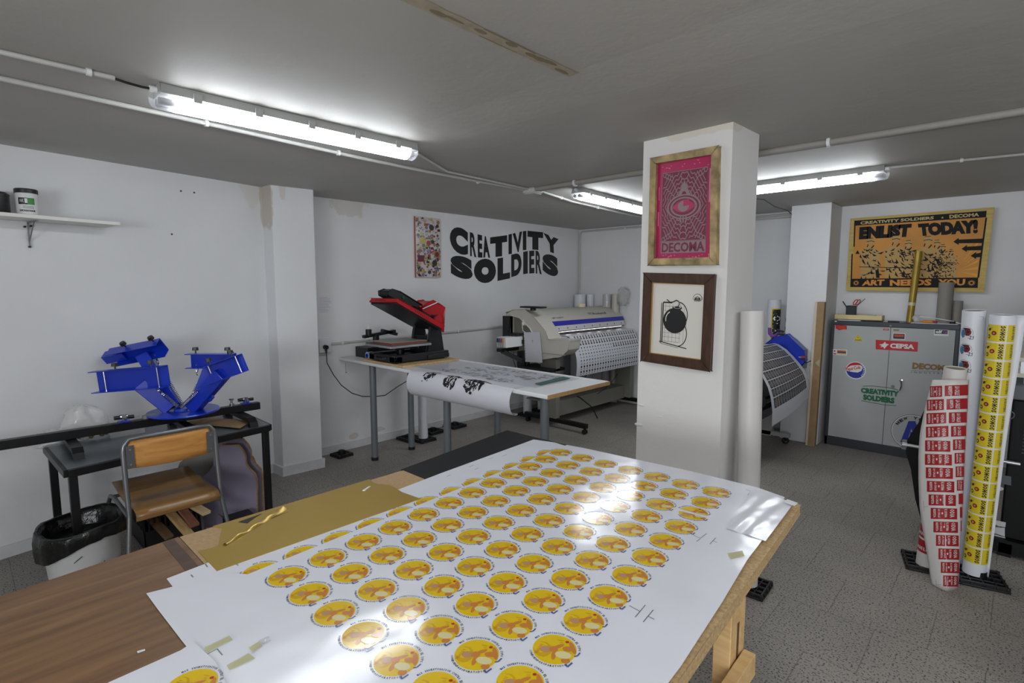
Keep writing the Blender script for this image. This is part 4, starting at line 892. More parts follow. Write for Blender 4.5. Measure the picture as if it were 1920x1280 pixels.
# cardboard and bags on the table
q = [PZ(345, 793, BT+.01), PZ(385, 782, BT+.01), PZ(472, 790, BT+.01), PZ(450, 803, BT+.01)]
tag(build('cardboard_sheet', M().prism(q, (0, 0, .004)), CARDB, loc=q[0]), 'brown cardboard sheet lying on the right end of the black metal table', 'cardboard')
BAG = mat('bag_translucent', (226, 226, 224), .15, alpha=.38, spec=.7, bump=1.0, bscale=22)
def crumple(c, r, seed, n=26):
    rr = random.Random(seed); m = M(); c = Vector(c); vs = []
    ph0 = [rr.uniform(0, 6) for _ in range(6)]
    for j in range(n//2+1):
        ph = PI*j/(n//2)
        for i in range(n):
            t = 2*PI*i/n; k = 1+.16*math.sin(3*t+ph0[0]+2*ph)+.12*math.sin(5*t-3*ph+ph0[1])+.1*math.sin(7*ph+2*t+ph0[2])
            if j in (0, n//2): k = 1
            vs.append(c+Vector((math.sin(ph)*math.cos(t)*r[0]*k, math.sin(ph)*math.sin(t)*r[1]*k, math.cos(ph)*r[2]*(1+.12*math.sin(4*t+ph0[3])*math.sin(ph)))))
    fs = [(j*n+i, (j+1)*n+i, (j+1)*n+(i+1) % n, j*n+(i+1) % n) for j in range(n//2) for i in range(n)]
    return m.add(vs, fs)
tag(build('plastic_bag', crumple((.735, .50, .81), (.06, .10, .11), 1), BAG, loc=(.735, .56, BT)), 'clear crumpled plastic bag of small parts on the metal table behind the rail', 'bag')
cbx = thing('parts_box', 'clear plastic box of small parts in front of the crumpled bag', 'box', (.76, .68, BT))
build('box', M().box(.70, .80, .62, .80, BT, BT+.10), BAG, cbx); pr_ = M()
for q_ in range(9): pr_.blob((.72+.012*(q_ % 4), .48+q_*.018, BT+.02+.008*(q_ % 3)), (.014, .014, .012), 8)
build('parts', pr_, mat('parts_mixed', (120, 100, 60), .6, noise=.5, nscale=30), cbx)
tag(build('plastic_bag', crumple((.72, .36, .735), (.045, .11, .055), 9), BAG, loc=(.72, .36, .7)), 'small flattened clear plastic bag left of the crumpled one', 'bag')

# ================================================================== CHAIR
CHW = wood('beech_plywood', (176, 120, 58), (200, 144, 78), (12, 1, 12), .32); TUB = mat('chair_tube', (120, 122, 124), .32, .7)
ch = thing('school_chair', 'plywood chair with grey tube frame pushed up to the black metal table', 'chair', (1.25, .8, 0))
yl, yr = .565, 1.005
back = [(1.50, yl, .43), (1.475, yl, .60), (1.46, yl, .77), (1.458, yl+.005, .80), (1.456, yl+.03, .832)]
for q_ in range(1, 8): back.append((1.456+.028*math.sin(PI*q_/8), yl+.03+(yr-yl-.06)*q_/8, .836+.004*math.sin(PI*q_/8)))
back += [(1.456, yr-.03, .832), (1.458, yr-.005, .80), (1.46, yr, .77), (1.475, yr, .60), (1.50, yr, .43)]
build('back_frame', M().tube(back, .0125, 12), TUB, ch)
for s_, y in ((-1, yl), (1, yr)):
    build('leg', M().tube([(1.50, y, .43), (1.53, y+s_*.02, .25), (1.575, y+s_*.045, .0)], .0115, 12), TUB, ch)
    build('leg', M().tube([(1.48, y, .425), (1.12, y+s_*.0, .43), (1.05, y+s_*.005, .42), (1.02, y+s_*.01, .38), (1.0, y+s_*.04, 0)], .0115, 12), TUB, ch)
def bk(u, v):
    y = yl+.018+(yr-yl-.036)*u; x = 1.452+.03*math.sin(PI*u); z = .675+.145*v
    z += .012*math.sin(PI*u)*(1 if v > .5 else -.6)*.6
    return Vector((x, y, z))
build('backrest', M().grid(bk, 16, 4), CHW, ch, solid=.011, smooth=60)
for y in (yl+.028, yr-.028):
    bp_ = build('back_bracket', M().box(1.466, 1.472, y-.018, y+.018, .68, .80), mat('bracket_grey', (96, 98, 100), .4, .4), ch)
    for z in (.70, .78): build('screw', M().cyl((1.472, y, z), (1.477, y, z), .006, n=10), CHROME, bp_)
def seat(u, v):      # v 0 at the edge under the backrest, 1 at the far edge
    y = .585+(.985-.585)*u; pr = [(1.545, .415), (1.552, .44), (1.535, .458), (1.49, .463), (1.40, .456), (1.28, .446), (1.15, .452), (1.02, .465), (.965, .47)]
    f = v*(len(pr)-1); i = min(int(f), len(pr)-2); f -= i
    return Vector((pr[i][0]*(1-f)+pr[i+1][0]*f, y, pr[i][1]*(1-f)+pr[i+1][1]*f))
build('seat', M().grid(seat, 6, 32), wood('seat_plywood', (122, 90, 52), (146, 108, 62), (12, 1, 12), .3), ch, solid=.012, smooth=60)
build('cross_bar', M().cyl((1.10, yl, .43), (1.10, yr, .43), .01, n=10), TUB, ch)

# ================================================================== UNDER THE BLACK TABLE
bu = Vector((1.24, .40, 0))
bk_ = thing('waste_bucket', 'white bucket lined with a black rubbish bag under the metal table', 'bucket', bu)
build('bucket', M().lathe(bu, [(.14, 0), (.145, .01), (.170, .32), (.176, .33), (.17, .335), (.155, .32), (.135, .02), (0, .02)], 40), mat('bucket_white', (196, 196, 196), .4), bk_)
def liner(u, v):
    t = 2*PI*u; rr = random.Random(int(u*48) % 48*7+int(v*10)); w_ = .006*math.sin(11*t)+.004*math.sin(17*t+v*4)
    P = [(.12, .20), (.150, .33), (.172, .385), (.19, .385), (.197, .33), (.194, .27), (.188, .22)]
    f = v*6; i = min(int(f), 5); f -= i
    r_ = P[i][0]*(1-f)+P[i+1][0]*f+w_*(v*.9+.1); z = P[i][1]*(1-f)+P[i+1][1]*f+(.02*math.sin(3*t+1)+.03*math.cos(t-2.2))*(1 if v > .8 else .4)
    k_ = .4+.8*(.5-.5*math.cos(t-math.radians(20)))
    if z < .385: z = .385-(.385-z)*(k_ if v > .5 else 1)
    return Vector((bu.x+math.cos(t)*r_, bu.y+math.sin(t)*r_, z))
build('bag_liner', M().grid(liner, 48, 12), mat('bin_bag', (12, 12, 13), .28, bump=.5, bscale=40), bk_, smooth=70)
build('bag_inside', M().lathe(bu, [(.148, .31), (.12, .22), (.06, .2), (0, .18)], 30), mat('bin_bag', (12, 12, 13), .28), bk_)
G = M(); A = Art(roll_fn(bu, bu+Vector((0, 0, 1)), .175, math.radians(10)), G, .004)
A.ring(.02, .16, .02, .035, 0, 1, 16); A.disc(.02, .16, .02, 2, 1, 16); A.line([(.02, .11), (.03, .2)], .006, 1); A.line([(-.25, .1), (-.06, .26)], .004, 1); A.disc(.03, .1, .012, 3, 1, 10)
build('label', G, [BLACK, mat('mark_dark', (60, 60, 64), .5), mat('mark_orange', (200, 110, 40), .5), mat('mark_violet', (70, 60, 150), .5)], bk_)
cr = thing('black_crate', 'black plastic crate behind the chair legs under the metal table', 'crate', (.85, .98, 0))
def crate(m, x0, x1, y0, y1, z0, z1, t=.006):
    m.box(x0, x1, y0, y1, z0, z0+t)
    for (a0, a1, b0, b1) in ((x0, x1, y0, y0+t), (x0, x1, y1-t, y1), (x0, x0+t, y0, y1), (x1-t, x1, y0, y1)):
        m.box(a0, a1, b0, b1, z0, z0+(z1-z0)*.45); m.box(a0, a1, b0, b1, z1-.025, z1)
        L_ = max(a1-a0, b1-b0); k_ = int(L_/.028)
        for i in range(k_+1):
            if a1-a0 > b1-b0: m.box(a0+i*L_/k_-.005, a0+i*L_/k_+.005, b0, b1, z0+(z1-z0)*.45, z1-.02)
            else: m.box(a0, a1, b0+i*L_/k_-.005, b0+i*L_/k_+.005, z0+(z1-z0)*.45, z1-.02)
    return m
build('crate', crate(M(), .60, .985, .72, 1.04, 0, .26), BLACK, cr)
for i, (p, q_, l_) in enumerate([(PZ(292, 930, .29), PZ(356, 1003, .13), 'longest pine offcut leaning from the crate towards the worktop'), (PZ(318, 925, .30), PZ(366, 985, .17), 'reddish wood offcut just right of the longest one'), (PZ(330, 928, .31), PZ(388, 962, .25), 'short pale pine offcut on the right of the crate'), (PZ(262, 948, .24), PZ(318, 1008, .09), 'dark wood offcut at the left of the crate')]):
    tag(build('wood_offcut', M().bar(p, q_, .05, .02), wood(['pine', 'redwood', 'pine_pale', 'darkwood'][i], *[((196, 158, 104), (226, 192, 138)), ((140, 90, 70), (160, 106, 84)), ((206, 180, 130), (220, 196, 150)), ((110, 84, 60), (130, 100, 72))][i], (3, 3, 20), .6), loc=p, bevel=.002), l_, 'wood', 'wood offcuts in the crate')
tag(build('black_sheet', M().prism([(1.20, .70, .0), (1.48, .68, .0), (1.46, .95, .0), (1.22, .93, .0)], (0, 0, .01)), mat('black_film', (16, 16, 17), .3, bump=.4, bscale=20), loc=(1.4, .9, 0)), 'crumpled black sheet on the floor under the chair', 'sheet')
# print pallets leaning under the right end
PAL = mat('pallet_lilac', (126, 118, 138), .55); PALG = mat('pallet_grey', (128, 126, 122), .55)
def pallet(label, o, ux, h, tl, m1, grp=True, lean=.12):
    t = thing('print_pallet', label, 'print pallet', o, 0, 'print pallets under the metal table')
    U = Vector(ux).normalized(); o = Vector(o); nn = U.cross(Vector((0, 0, 1))); up_ = (Vector((0, 0, 1))-nn*lean).normalized()
    hw = tl/2; prof = [(-hw, 0), (hw, 0), (hw, h*.55), (hw*.93, h*.63), (hw*.72, h*.70), (hw*.60, h*.76), (hw*.58, h*.86), (hw*.48, h*.93), (hw*.30, h)]
    prof = prof+[(-x, z) for x, z in prof[::-1][:-2]]
    P = [o+U*x+up_*z for x, z in prof]
    build('board', M().prism(P, nn*.017), wood('plywood_edge', (150, 112, 66), (176, 136, 86), (1, 1, 20), .6), t, bevel=.002)
    P2 = [o-nn*.0015*0+U*x*.985+up_*(z*.99+.003)+nn*.0172 for x, z in prof]
    P3 = [p-nn*.0185 for p in P2]
    build('rubber_top', M().prism(P2, nn*.002), m1, t); build('rubber_top', M().prism(P3, nn*-.002), m1, t)
    return t
pallet('lilac print pallet with a stepped outline leaning foremost under the metal table', (.97, 1.22, .0), (.66, .75, 0), .55, .36, PAL)
pallet('lilac print pallet leaning just behind the foremost one', (.92, 1.27, .0), (.66, .75, 0), .57, .37, PAL)
pallet('grey print pallet leaning rearmost, beside the chair back', (.80, 1.20, .0), (.5, .86, 0), .66, .50, PALG)
hx = thing('black_hardware_box', 'small black cardboard box on the floor in front of the print pallets', 'box', (1.12, 1.24, 0))
build('box', M().box(1.10, 1.21, 1.13, 1.29, 0, .13), BLACK, hx); build('flap', M().prism([(1.10, 1.13, .13), (1.21, 1.13, .13), (1.22, 1.10, .16), (1.11, 1.10, .16)], (0, .002, 0)), BLACK, hx)
tag(build('mounting_bracket', M().box(.99, 1.05, .97, 1.03, .27, .40).box(.97, 1.05, 1.03, 1.1, .27, .29).cyl((1.03, 1.0, .22), (1.03, 1.0, .27), .012, n=10).cyl((1.03, 1.05, .22), (1.03, 1.05, .27), .012, n=10), BLACKM, loc=(1.0, 1.0, .26)), 'black metal bracket with two bolts on the crate edge beside the pallets', 'bracket')

# ================================================================== MAIN PRINT TABLE
TT = .95
mt = thing('work_table', 'large worktop of raw chipboard in the foreground on pine trestles', 'table', (3.75, .3, 0))
build('tabletop', M().prism([(3.16, 1.80, TT-.035), (4.335, 1.81, TT-.035), (4.56, -1.25, TT-.035), (3.33, -1.25, TT-.035), (3.17, .38, TT-.035)], (0, 0, .03)), CHIP, mt, bevel=.002)
tbrd = [('brown_panel', 'brown wood-grain panel covering the near end of the worktop', -1.24, .375, .0045, wood('walnut_laminate', (104, 74, 48), (138, 104, 70), (9, .8, 9), .4, 1.5), 'panel', 3.165, 4.335),]
o = build('brown_panel', M().prism([(3.168, .385, TT-.005), (4.40, .385, TT-.005), (4.5, -1.24, TT-.005), (3.33, -1.24, TT-.005)], (0, 0, .0045)), tbrd[0][5], loc=(3.7, -.4, TT)); tag(o, tbrd[0][1], 'panel')
o = build('brown_panel', M().box(3.178, 3.42, .345, .372, TT-.0005, TT+.001), wood('walnut_dark', (70, 50, 36), (88, 64, 46), (9, .8, 9), .45), loc=(3.3, .36, TT)); tag(o, 'darker brown strip along the end of the wood-grain panel', 'strip')
o = build('laminate_offcut', M().prism([(3.157, 1.12, TT-.0048), (3.45, 1.11, TT-.0048), (3.42, 1.795, TT-.0048), (3.065, 1.785, TT-.0048)], (0, 0, .0043)), mat('black_laminate', (20, 20, 21), .6, spec=.25), loc=(3.2, 1.4, TT)); tag(o, 'matt black panel at the far left corner of the worktop', 'panel')
gd = thing('gold_vinyl', 'gold foil vinyl with torn edge over the cardboard on the worktop', 'vinyl', (3.3, .7, TT))
GOLD = mat('gold_foil', (176, 146, 62), .3, .45, bump=.12, bscale=6)
build('cardboard', M().box(3.172, 3.44, .387, 1.118, TT-.005, TT), mat('fibreboard', (176, 146, 104), .7, noise=.1, nscale=90), gd)
gp = [(3.40, .395), (3.30, .395), (3.31, .44), (3.20, .485), (3.17, .47), (3.166, .98), (3.22, .97), (3.27, 1.0), (3.35, .99), (3.44, 1.0), (3.44, .395)]
build('foil', M().prism([(x, y, TT+.0006) for x, y in gp], (0, 0, .0012)), GOLD, gd, smooth=0)
A = M()
def fold(u, v):
    p0, p1 = Vector((3.315, .455, TT+.002)), Vector((3.195, .66, TT+.002)); c = p0.lerp(p1, u); s_ = Vector((p1.y-p0.y, -(p1.x-p0.x), 0)).normalized()
    w_ = .007+.009*u; return c+s_*(v-.5)*w_*2+Vector((0, 0, .005*math.sin(PI*v)*(1-.6*math.sin(23*u))))
build('fold', A.grid(fold, 14, 6), GOLD, gd, smooth=25)
build('tear', M().prism([(3.195, .53, TT+.0022), (3.222, .545, TT+.0022), (3.20, .575, TT+.0022), (3.186, .60, TT+.0022)], (0, 0, .0006)), mat('tear_dark', (36, 32, 28), .7), gd)
build('tear', M().prism([(3.24, .60, TT+.0022), (3.25, .545, TT+.0022), (3.243, .60, TT+.0022), (3.23, .66, TT+.0022)], (0, 0, .0005)), mat('tear_dark', (36, 32, 28), .7), gd)
tag(build('vinyl_scrap', M().prism([(3.245, .905, TT+.002), (3.252, .91, TT+.002), (3.232, .945, TT+.002), (3.228, .94, TT+.002)], (0, 0, .002)), WHITE, loc=(3.24, .92, TT)), 'tiny white vinyl scrap on the gold foil', 'scrap')
tag(build('vinyl_scrap', M().prism([PZ(257, 1221, TT), PZ(272, 1217, TT), PZ(272, 1219.5, TT), PZ(258, 1224, TT)], (0, 0, .001)), WHITE, loc=PZ(265, 1220, TT)), 'tiny white vinyl scrap on the brown wood-grain panel', 'scrap')
# trestles
def trestle(label, y, kind=0):
    t = thing('trestle', label, 'trestle', (3.825, y, 0), 0, 'pine trestles')
    for s_ in (-1, 1):
        for e_ in (-1, 1):
            x = .53*e_
            build('leg', M().bar((x+.03*e_, s_*.17*1.0, 0), (x, s_*.075, .70), .044, .06, up=(1, 0, 0)), PINE, t, local=True, bevel=.002)
        build('rail', M().bar((-.60, s_*.14, .20), (.60, s_*.14, .20), .02, .06), PINE, t, local=True, bevel=.002)
    build('side_rail', M().bar((.568, -.62, .70), (.568, .075, .755), .028, .055), PINE, t, local=True, bevel=.002); build('side_rail', M().bar((-.568, -.62, .70), (-.568, .075, .755), .028, .055), PINE, t, local=True, bevel=.002)
    for e_ in (-1, 1):
        pt = build('adjusting_post', M().box(.53*e_-.02, .53*e_+.02, .0, .085, .42, .905), PINE, t, local=True, bevel=.002)
        build('adjusting_slot', M().box(.53*e_+.0195*e_, .53*e_+.0205*e_, .036, .048, .5, .86), mat('slot_dark', (96, 64, 38), .8), pt, local=True)
    build('top_beam', M().box(-.50, .50, .02, .065, .865, .912), PINE, t, local=True, bevel=.002)
    return t
trestle('pine trestle carrying the far end of the worktop, its post showing under the right edge', 1.16)
trestle('pine trestle under the near end of the worktop', -.85)

# ------------------------------------------------------------------ sticker sheets
SHEET = glossy_sheet('sticker_sheet', (232, 234, 242), .5, 5.5)
U0 = Vector((.1065, .0037)); V0 = Vector((.0110, -.1077)); P00 = Vector((3.467, 1.685))
PY1 = mat('disc_yellow', (234, 198, 30), .12); PY2 = mat('disc_gold', (216, 172, 28), .12); POR = mat('sticker_orange2', (208, 134, 62), .12); PCR = mat('sticker_cream', (226, 216, 160), .12); PTN = mat('sticker_tan', (196, 150, 110), .12); PTX = mat('sticker_text', (40, 42, 60), .2); PBL = mat('sticker_blue2', (80, 100, 150), .15); PRD = mat('sticker_red2', (190, 60, 30), .12); PMK = mat('mark_grey', (120, 124, 132), .4)
SM_ = [SHEET, PY1, PY2, POR, PCR, PTN, PTX, PBL, PRD, PMK]
def sticker_unit():
    """drawn in units of the disc radius; world axes, angles from +x"""
    out = []; G_ = M(); A_ = Art(lambda u, v, l: Vector((u, v, l)), G_, 1.0)
    A_.disc(0, 0, 1, 1, 1, 28)
    r_ = math.radians(43.6); cr_, sr_ = math.cos(r_), math.sin(r_)
    def T(a, b): return (a*cr_-b*sr_, a*sr_+b*cr_)      # a right, b up as seen from the near side
    def ell(a, b, ra, rb, mi, ly, rot=0, n_=12):
        u, v = T(a, b); A_.disc(u, v, ra, mi, ly, n_, ry=rb, rot=r_+rot)
    ell(-.55, .0, .42, .52, 2, 2); ell(-.62, .12, .34, .36, 1, 3)
    ell(-.42, -.02, .25, .22, 5, 4); ell(-.05, -.02, .2, .2, 3, 4); ell(.2, .16, .3, .1, 3, 4, .5); ell(-.08, -.42, .1, .3, 3, 4, -.2)
    ell(.62, -.02, .27, .17, 3, 4, -.15); ell(.35, -.42, .38, .24, 4, 5, -.25); ell(.42, -.78, .2, .18, 3, 4); ell(.82, .05, .12, .42, 3, 3, .15)
    ell(.62, .45, .09, .08, 8, 5); ell(.33, .58, .16, .03, 2, 4, -.2); ell(.36, .42, .09, .03, 2, 4, -.2)
    u, v = T(.98, -.42)
    A_.line([T(.83, -.5), T(.98, -.47), T(1.12, -.26)], .07, 7, 3); A_.line([T(.4, -.98), T(.46, -1.16), T(.7, -.9)], .08, 7, 3)
    for q_ in range(7): A_.line([T(-.95+.05*q_, -.3+.1*q_), T(-.75+.04*q_, -.22+.08*q_)], .03, 3, 5)
    A_.arctext('MÁS INVESTIGACIÓN CONTRA EL DIPG', 0, 0, 1.07, .12, math.radians(182), math.radians(36), 6, 1.5, .03)
    A_.arctext('@UNBUENPASOPARATODOS', 0, 0, 1.05, .11, math.radians(226), math.radians(336), 6, 1.5, .03, inward=True)
    return G_
UNIT = sticker_unit(); SR = .0415
def stamp(G_, cx, cy, z, clip=None):
    """adds one sticker to G_; clip(x, y) keeps what lies on the visible side of a cut edge"""
    vs = [Vector((cx+p.x*SR, cy+p.y*SR, z+p.z*.00016)) for p in UNIT.v]
    if clip is None: G_.add(vs, UNIT.f, 0); G_.m[-len(UNIT.f):] = UNIT.m; return
    b = len(G_.v); fs = []; ms = []
    for f, mi in zip(UNIT.f, UNIT.m):
        P = [vs[i] for i in f]; D = [clip(p) for p in P]
        if all(d_ >= 0 for d_ in D): G_.add(P, [tuple(range(len(P)))], mi)
        elif any(d_ > 0 for d_ in D):
            o_ = []
            for i in range(len(P)):
                a_, b_ = P[i], P[(i+1) % len(P)]; da, db = D[i], D[(i+1) % len(P)]
                if da >= 0: o_.append(a_)
                if (da >= 0) != (db >= 0): o_.append(a_.lerp(b_, da/(da-db)))
            if len(o_) > 2: G_.add(o_, [tuple(range(len(o_)))], mi)
def half(p, q, sgn):
    p, q = Vector(p), Vector(q); n_ = Vector((-(q-p).y, (q-p).x)).normalized()*sgn
    return lambda v: (Vector((v.x, v.y))-p).dot(n_)
def sheet_thing(label, outline, z, th, extra):
    t = thing('sticker_sheet', label, 'sticker sheet', (*outline[0], z), 0, 'glossy sticker sheets')
    me = M().prism([(x, y, z) for x, y in outline], (0, 0, th)); build('sheet', me, SHEET, t, smooth=0)
    G_ = M(); extra(G_, z+th)
    b_ = build('printed_stickers', G_, SM_, t, smooth=0); return t
e0, e1 = (3.511, .44), (3.428, 1.70)      # left edge of the top sheet
def ex_low(G_, z):
    for j in range(0, 12):
        c = P00+V0*j-U0*.32; c = Vector((3.470-(.0095)*0+ (1.66-(1.655-.1077*j))*.066-.01, 1.655-.1077*j-.012)) if False else Vector((3.436+(j)*.0074, 1.640-.1065*j))
        stamp(G_, c.x, c.y, z+.0002, half(e0, e1, 1))
    A_ = Art(lambda u, v, l: Vector((u, v, z+.0003)), G_)
    for (px, py, qx, qy) in [(880, 875, 888, 872), (697, 942, 715, 938), (890, 880, 897, 877), (917, 860, 925, 858), (385, 1057, 389, 1063), (413, 1052, 418, 1058), (440, 1055, 447, 1060), (358, 1077, 362, 1082), (457, 1081, 464, 1087), (942, 855, 950, 852), (838, 893, 845, 890)]:
        a_, b_ = PZ(px, py, z), PZ(qx, qy, z); A_.line([(a_.x, a_.y), (b_.x, b_.y)], .003, 9)
sheet_thing('lower sticker sheet with its left column of yellow round stickers half covered', [(3.39, .303), (3.425, .303), (4.20, .30), (4.25, 1.68), (3.36, 1.782), (3.262, 1.752), (3.30, 1.2)], TT, .0012, ex_low)
def ex_top(G_, z):
    cutn = 1.525
    for j in range(0, 12):
        for i in range(0, 7):
            c = P00+U0*i+V0*j
            if j > 1: c = c+Vector((0, .000))
            if i == 6 and j == 2:
                stamp(G_, c.x, c.y, z+.0002, lambda v: 1.488-v.y+(v.x-4.13)*.1); continue
            if i == 4 and j == 12: continue
            stamp(G_, c.x, c.y, z+.0002)
    c = P00+U0*6+V0*2+Vector((-.005, .012)); stamp(G_, c.x, c.y, z+.0002, lambda v: min(v.y-1.503-(v.x-4.13)*.1, 1.545-v.y))
    A_ = Art(lambda u, v, l: Vector((u, v, z+.0003)), G_)
    for P_ in [[(1398, 917), (1408, 921), (1402, 928)], [(1300, 1003), (1313, 1009), (1325, 1000)], [(1313, 1010), (1306, 1015)], [(1331, 1020), (1342, 1008)], [(1336, 1013), (1345, 1017)], [(1180, 1135), (1200, 1146), (1210, 1134)], [(1200, 1146), (1191, 1157)], [(1206, 1166), (1225, 1143)], [(1215, 1155), (1227, 1161)], [(1185, 870), (1198, 873)]]:
        w_ = [PZ(a_, b_, z) for a_, b_ in P_]; A_.line([(p.x, p.y) for p in w_], .0022, 9)
    # corner mark and print line near the front left
    for P_ in [[(380, 1231), (407, 1216), (417, 1228)]]:
        w_ = [PZ(a_, b_, z) for a_, b_ in P_]; A_.line([(p.x, p.y) for p in w_], .0022, 9)
sheet_thing('top sticker sheet covered with rows of yellow round stickers', [(3.43, .254), (3.52, .256), (3.70, .262), (4.43, .27), (4.398, .86), (4.372, 1.11), (4.345, 1.33), (4.33, 1.55), (4.285, 1.82), (4.19, 1.845), (3.96, 1.842), (3.50, 1.80), (3.423, 1.785), (3.428, 1.70), (3.511, .44), (3.47, .41)], TT+.0016, .0012, ex_top)
def ex_near(G_, z):
    for (x, y) in [(3.815, .235)]:
        for i in range(3): stamp(G_, x+.0*i+.35*i*0+i*.0, y-.108*i, z+.0002)
        for i in range(1, 5): stamp(G_, x+.107*i, y-.05, z+.0002) if False else None
sheet_thing('nearest sticker sheet at the bottom of the picture, mostly blank', [(3.70, .25), (3.69, .275), (3.78, .285), (3.86, .278), (4.05, .25), (4.05, -.6), (3.72, -.6)], TT+.0032, .001, ex_near)
# crumpled film at the far right corner
def film(u, v):
    a_ = Vector((4.185, 1.81, TT+.003)).lerp(Vector((4.24, 1.46, TT+.003)), v); b_ = Vector((4.322, 1.79, TT+.003)).lerp(Vector((4.345, 1.46, TT+.003)), v)
    p = a_.lerp(b_, u); w_ = math.sin(PI*min(1, u*1.15)); p.z += .001+.0016*math.sin(14*u+6*v)*w_+.002*abs(math.sin(5*v+3*u))*w_; return p
tag(build('crumpled_film', M().grid(film, 22, 30), glossy_sheet('film_white', (232, 234, 240), .25, 9), loc=(4.25, 1.6, TT), smooth=30), 'crumpled glossy white film over the far right corner of the worktop', 'film')
tag(build('vinyl_strip', M().prism([PZ(1476, 936, TT+.009), PZ(1496, 943, TT+.009), PZ(1490, 948, TT+.009), PZ(1470, 941, TT+.009)], (0, 0, .001)), WHITE, loc=PZ(1485, 942, TT)), 'narrow white vinyl strip projecting past the far right corner of the worktop', 'strip')
TAPE = mat('masking_tape', (214, 210, 160), .6, alpha=.5); WTAPE = mat('clear_tape', (224, 226, 230), .1, alpha=.5, spec=.8, bump=.5, bscale=30)
for px4, m_, l_ in [([(384, 1213), (430, 1191), (436, 1199), (386, 1223)], TAPE, 'masking tape strip beside the corner mark on the front sheet'), ([(425, 1247), (466, 1224), (478, 1234), (430, 1256)], TAPE, 'masking tape strip nearest the bottom edge of the sheets'), ([(466, 1214), (485, 1202), (492, 1210), (474, 1222)], TAPE, 'short masking tape piece beside the shiny clear tape'), ([(485, 1201), (503, 1192), (508, 1200), (489, 1209)], WTAPE, 'short shiny clear tape piece on the front sheet'), ([(1364, 1037), (1392, 1032), (1396, 1042), (1370, 1048)], TAPE, 'faint masking tape patch near the right edge of the sheets')]:
    P_ = [PZ(a_, b_, TT+.0046) for a_, b_ in px4]; tag(build('tape_strip', M().prism(P_, (0, 0, .0004)), m_, loc=P_[0], smooth=0), l_, 'tape', 'tape strips on the sheets')

# ================================================================== WHITE ROLL BESIDE THE PILLAR
foot_holder('black stand under the tall white roll beside the pillar', 3.83, 2.885, .05, .2)
vroll('tall white roll leaning on the right side of the pillar', (3.822, 2.868, .03), (3.768, 2.925, 1.5), .058, mat('roll_white_warm', (206, 203, 200), .45))

# ================================================================== BLUE MACHINE BEHIND THE PILLAR
mb = thing('cutting_plotter', 'blue roll machine behind the pillar with a patterned print hanging over it', 'plotter', (3.0, 5.5, 0))
ck_ = [(1418, 652), (1433, 645), (1450, 633), (1475, 627), (1490, 640), (1508, 657), (1509, 676), (1499, 686), (1484, 668), (1462, 652), (1433, 662)]
E_ = [PY(a_, b_, 5.93) for a_, b_ in ck_]
build('side_cheek', M().prism(E_, (0, .09, 0)), BLUE, mb, bevel=.006)
build('side_cheek', M().box(2.75, 3.0, 4.80, 4.87, .86, 1.05), BLUE, mb, bevel=.006)
build('rear_body', M().box(2.55, 2.98, 4.85, 6.0, .82, 1.02), mat('plotter_light', (176, 180, 182), .45), mb, bevel=.01)
build('side_plate', M().prism([PY(1478, 626, 6.03), PY(1494, 636, 6.03), PY(1514, 655, 6.03), PY(1512, 690, 6.03), PY(1500, 690, 6.03)], (0, .012, 0)), mat('plate_grey', (140, 150, 156), .4), mb)
build('feed_roller', M().cyl((3.00, 4.9, .93), (3.00, 5.93, .93), .035, n=24), mat('roller_red', (110, 40, 38), .4), mb)
build('knob', M().cyl(PY(1498, 669, 5.9), PY(1505, 670, 5.9)+Vector((.0, 0, 0)), .008, n=10), CHROME, mb)
plab(build('knob', M().cyl(PY(1503, 670, 5.9), PY(1510, 670, 5.9), .016, n=14), mat('knob_red', (150, 40, 36), .4), mb), 'red lever knob')
EP = [PY(1452, 643, 5.90), PY(1460, 645, 5.90), PY(1475, 655, 5.9), PY(1488, 668, 5.9), PY(1500, 682, 5.9), PY(1509, 694, 5.9), PY(1514, 706, 5.9), PY(1517, 724, 5.9), PY(1516, 745, 5.9)]
def hang(u, v):      # u 0 near end, 1 far end; v down
    f = v*(len(EP)-1); i = min(int(f), len(EP)-2); f -= i; p = EP[i].lerp(EP[i+1], f)
    x = p.x-.05*(1-u)+.02*math.sin(PI*u)*v; z = p.z-.16*(1-u)*max(0, v-.35)**1.0*1.25
    return Vector((x, 4.98+.92*u, z))
ps_ = build('hanging_print', M().grid(hang, 10, 24), PAPERV, mb, smooth=60)
G = M()
def hfn(u, v, l):
    e_ = .004; n_ = (hang(min(1, u+e_), v)-hang(u, v)).cross(hang(u, min(1, v+e_))-hang(u, max(0, v-e_))); n_ = n_.normalized()
    return hang(u, v)+(n_ if n_.x > 0 else -n_)*l
A = Art(hfn, G, .0012)
NC, NR = 15, 8
for r in range(NR):
    for c in range(NC):
        u0 = .05+c*.058; v0 = .035+r*.105
        A.rect(u0, v0, u0+.05, v0+.093, 0 if (c+r) % 4 else 1, 1, 1, 3)
        for q_ in range(3): A.ring(u0+.025, v0+.03+q_*.018, .008, .011, 2, 2, 8); 
        A.line([(u0+.008, v0+.02), (u0+.04, v0+.08)], .004, 3, 2)
build('pattern', G, [mat('pattern_dark', (52, 50, 52), .45), mat('pattern_brown', (82, 66, 56), .45), mat('pattern_pale', (190, 190, 196), .45), mat('pattern_grey', (120, 122, 130), .45)], ps_, smooth=0)
build('roll_holder', M().cyl((3.10, 4.93, .56), (3.10, 5.97, .56), .02, n=14).cyl((3.14, 4.93, .60), (3.14, 4.965, .60), .07, n=22).cyl((3.20, 5.95, .68), (3.20, 5.985, .68), .05, n=20), BLACK, mb)
build('lower_bar', M().box(3.05, 3.13, 4.90, 5.95, .40, .48), mat('bar_navy', (34, 40, 54), .4), mb)
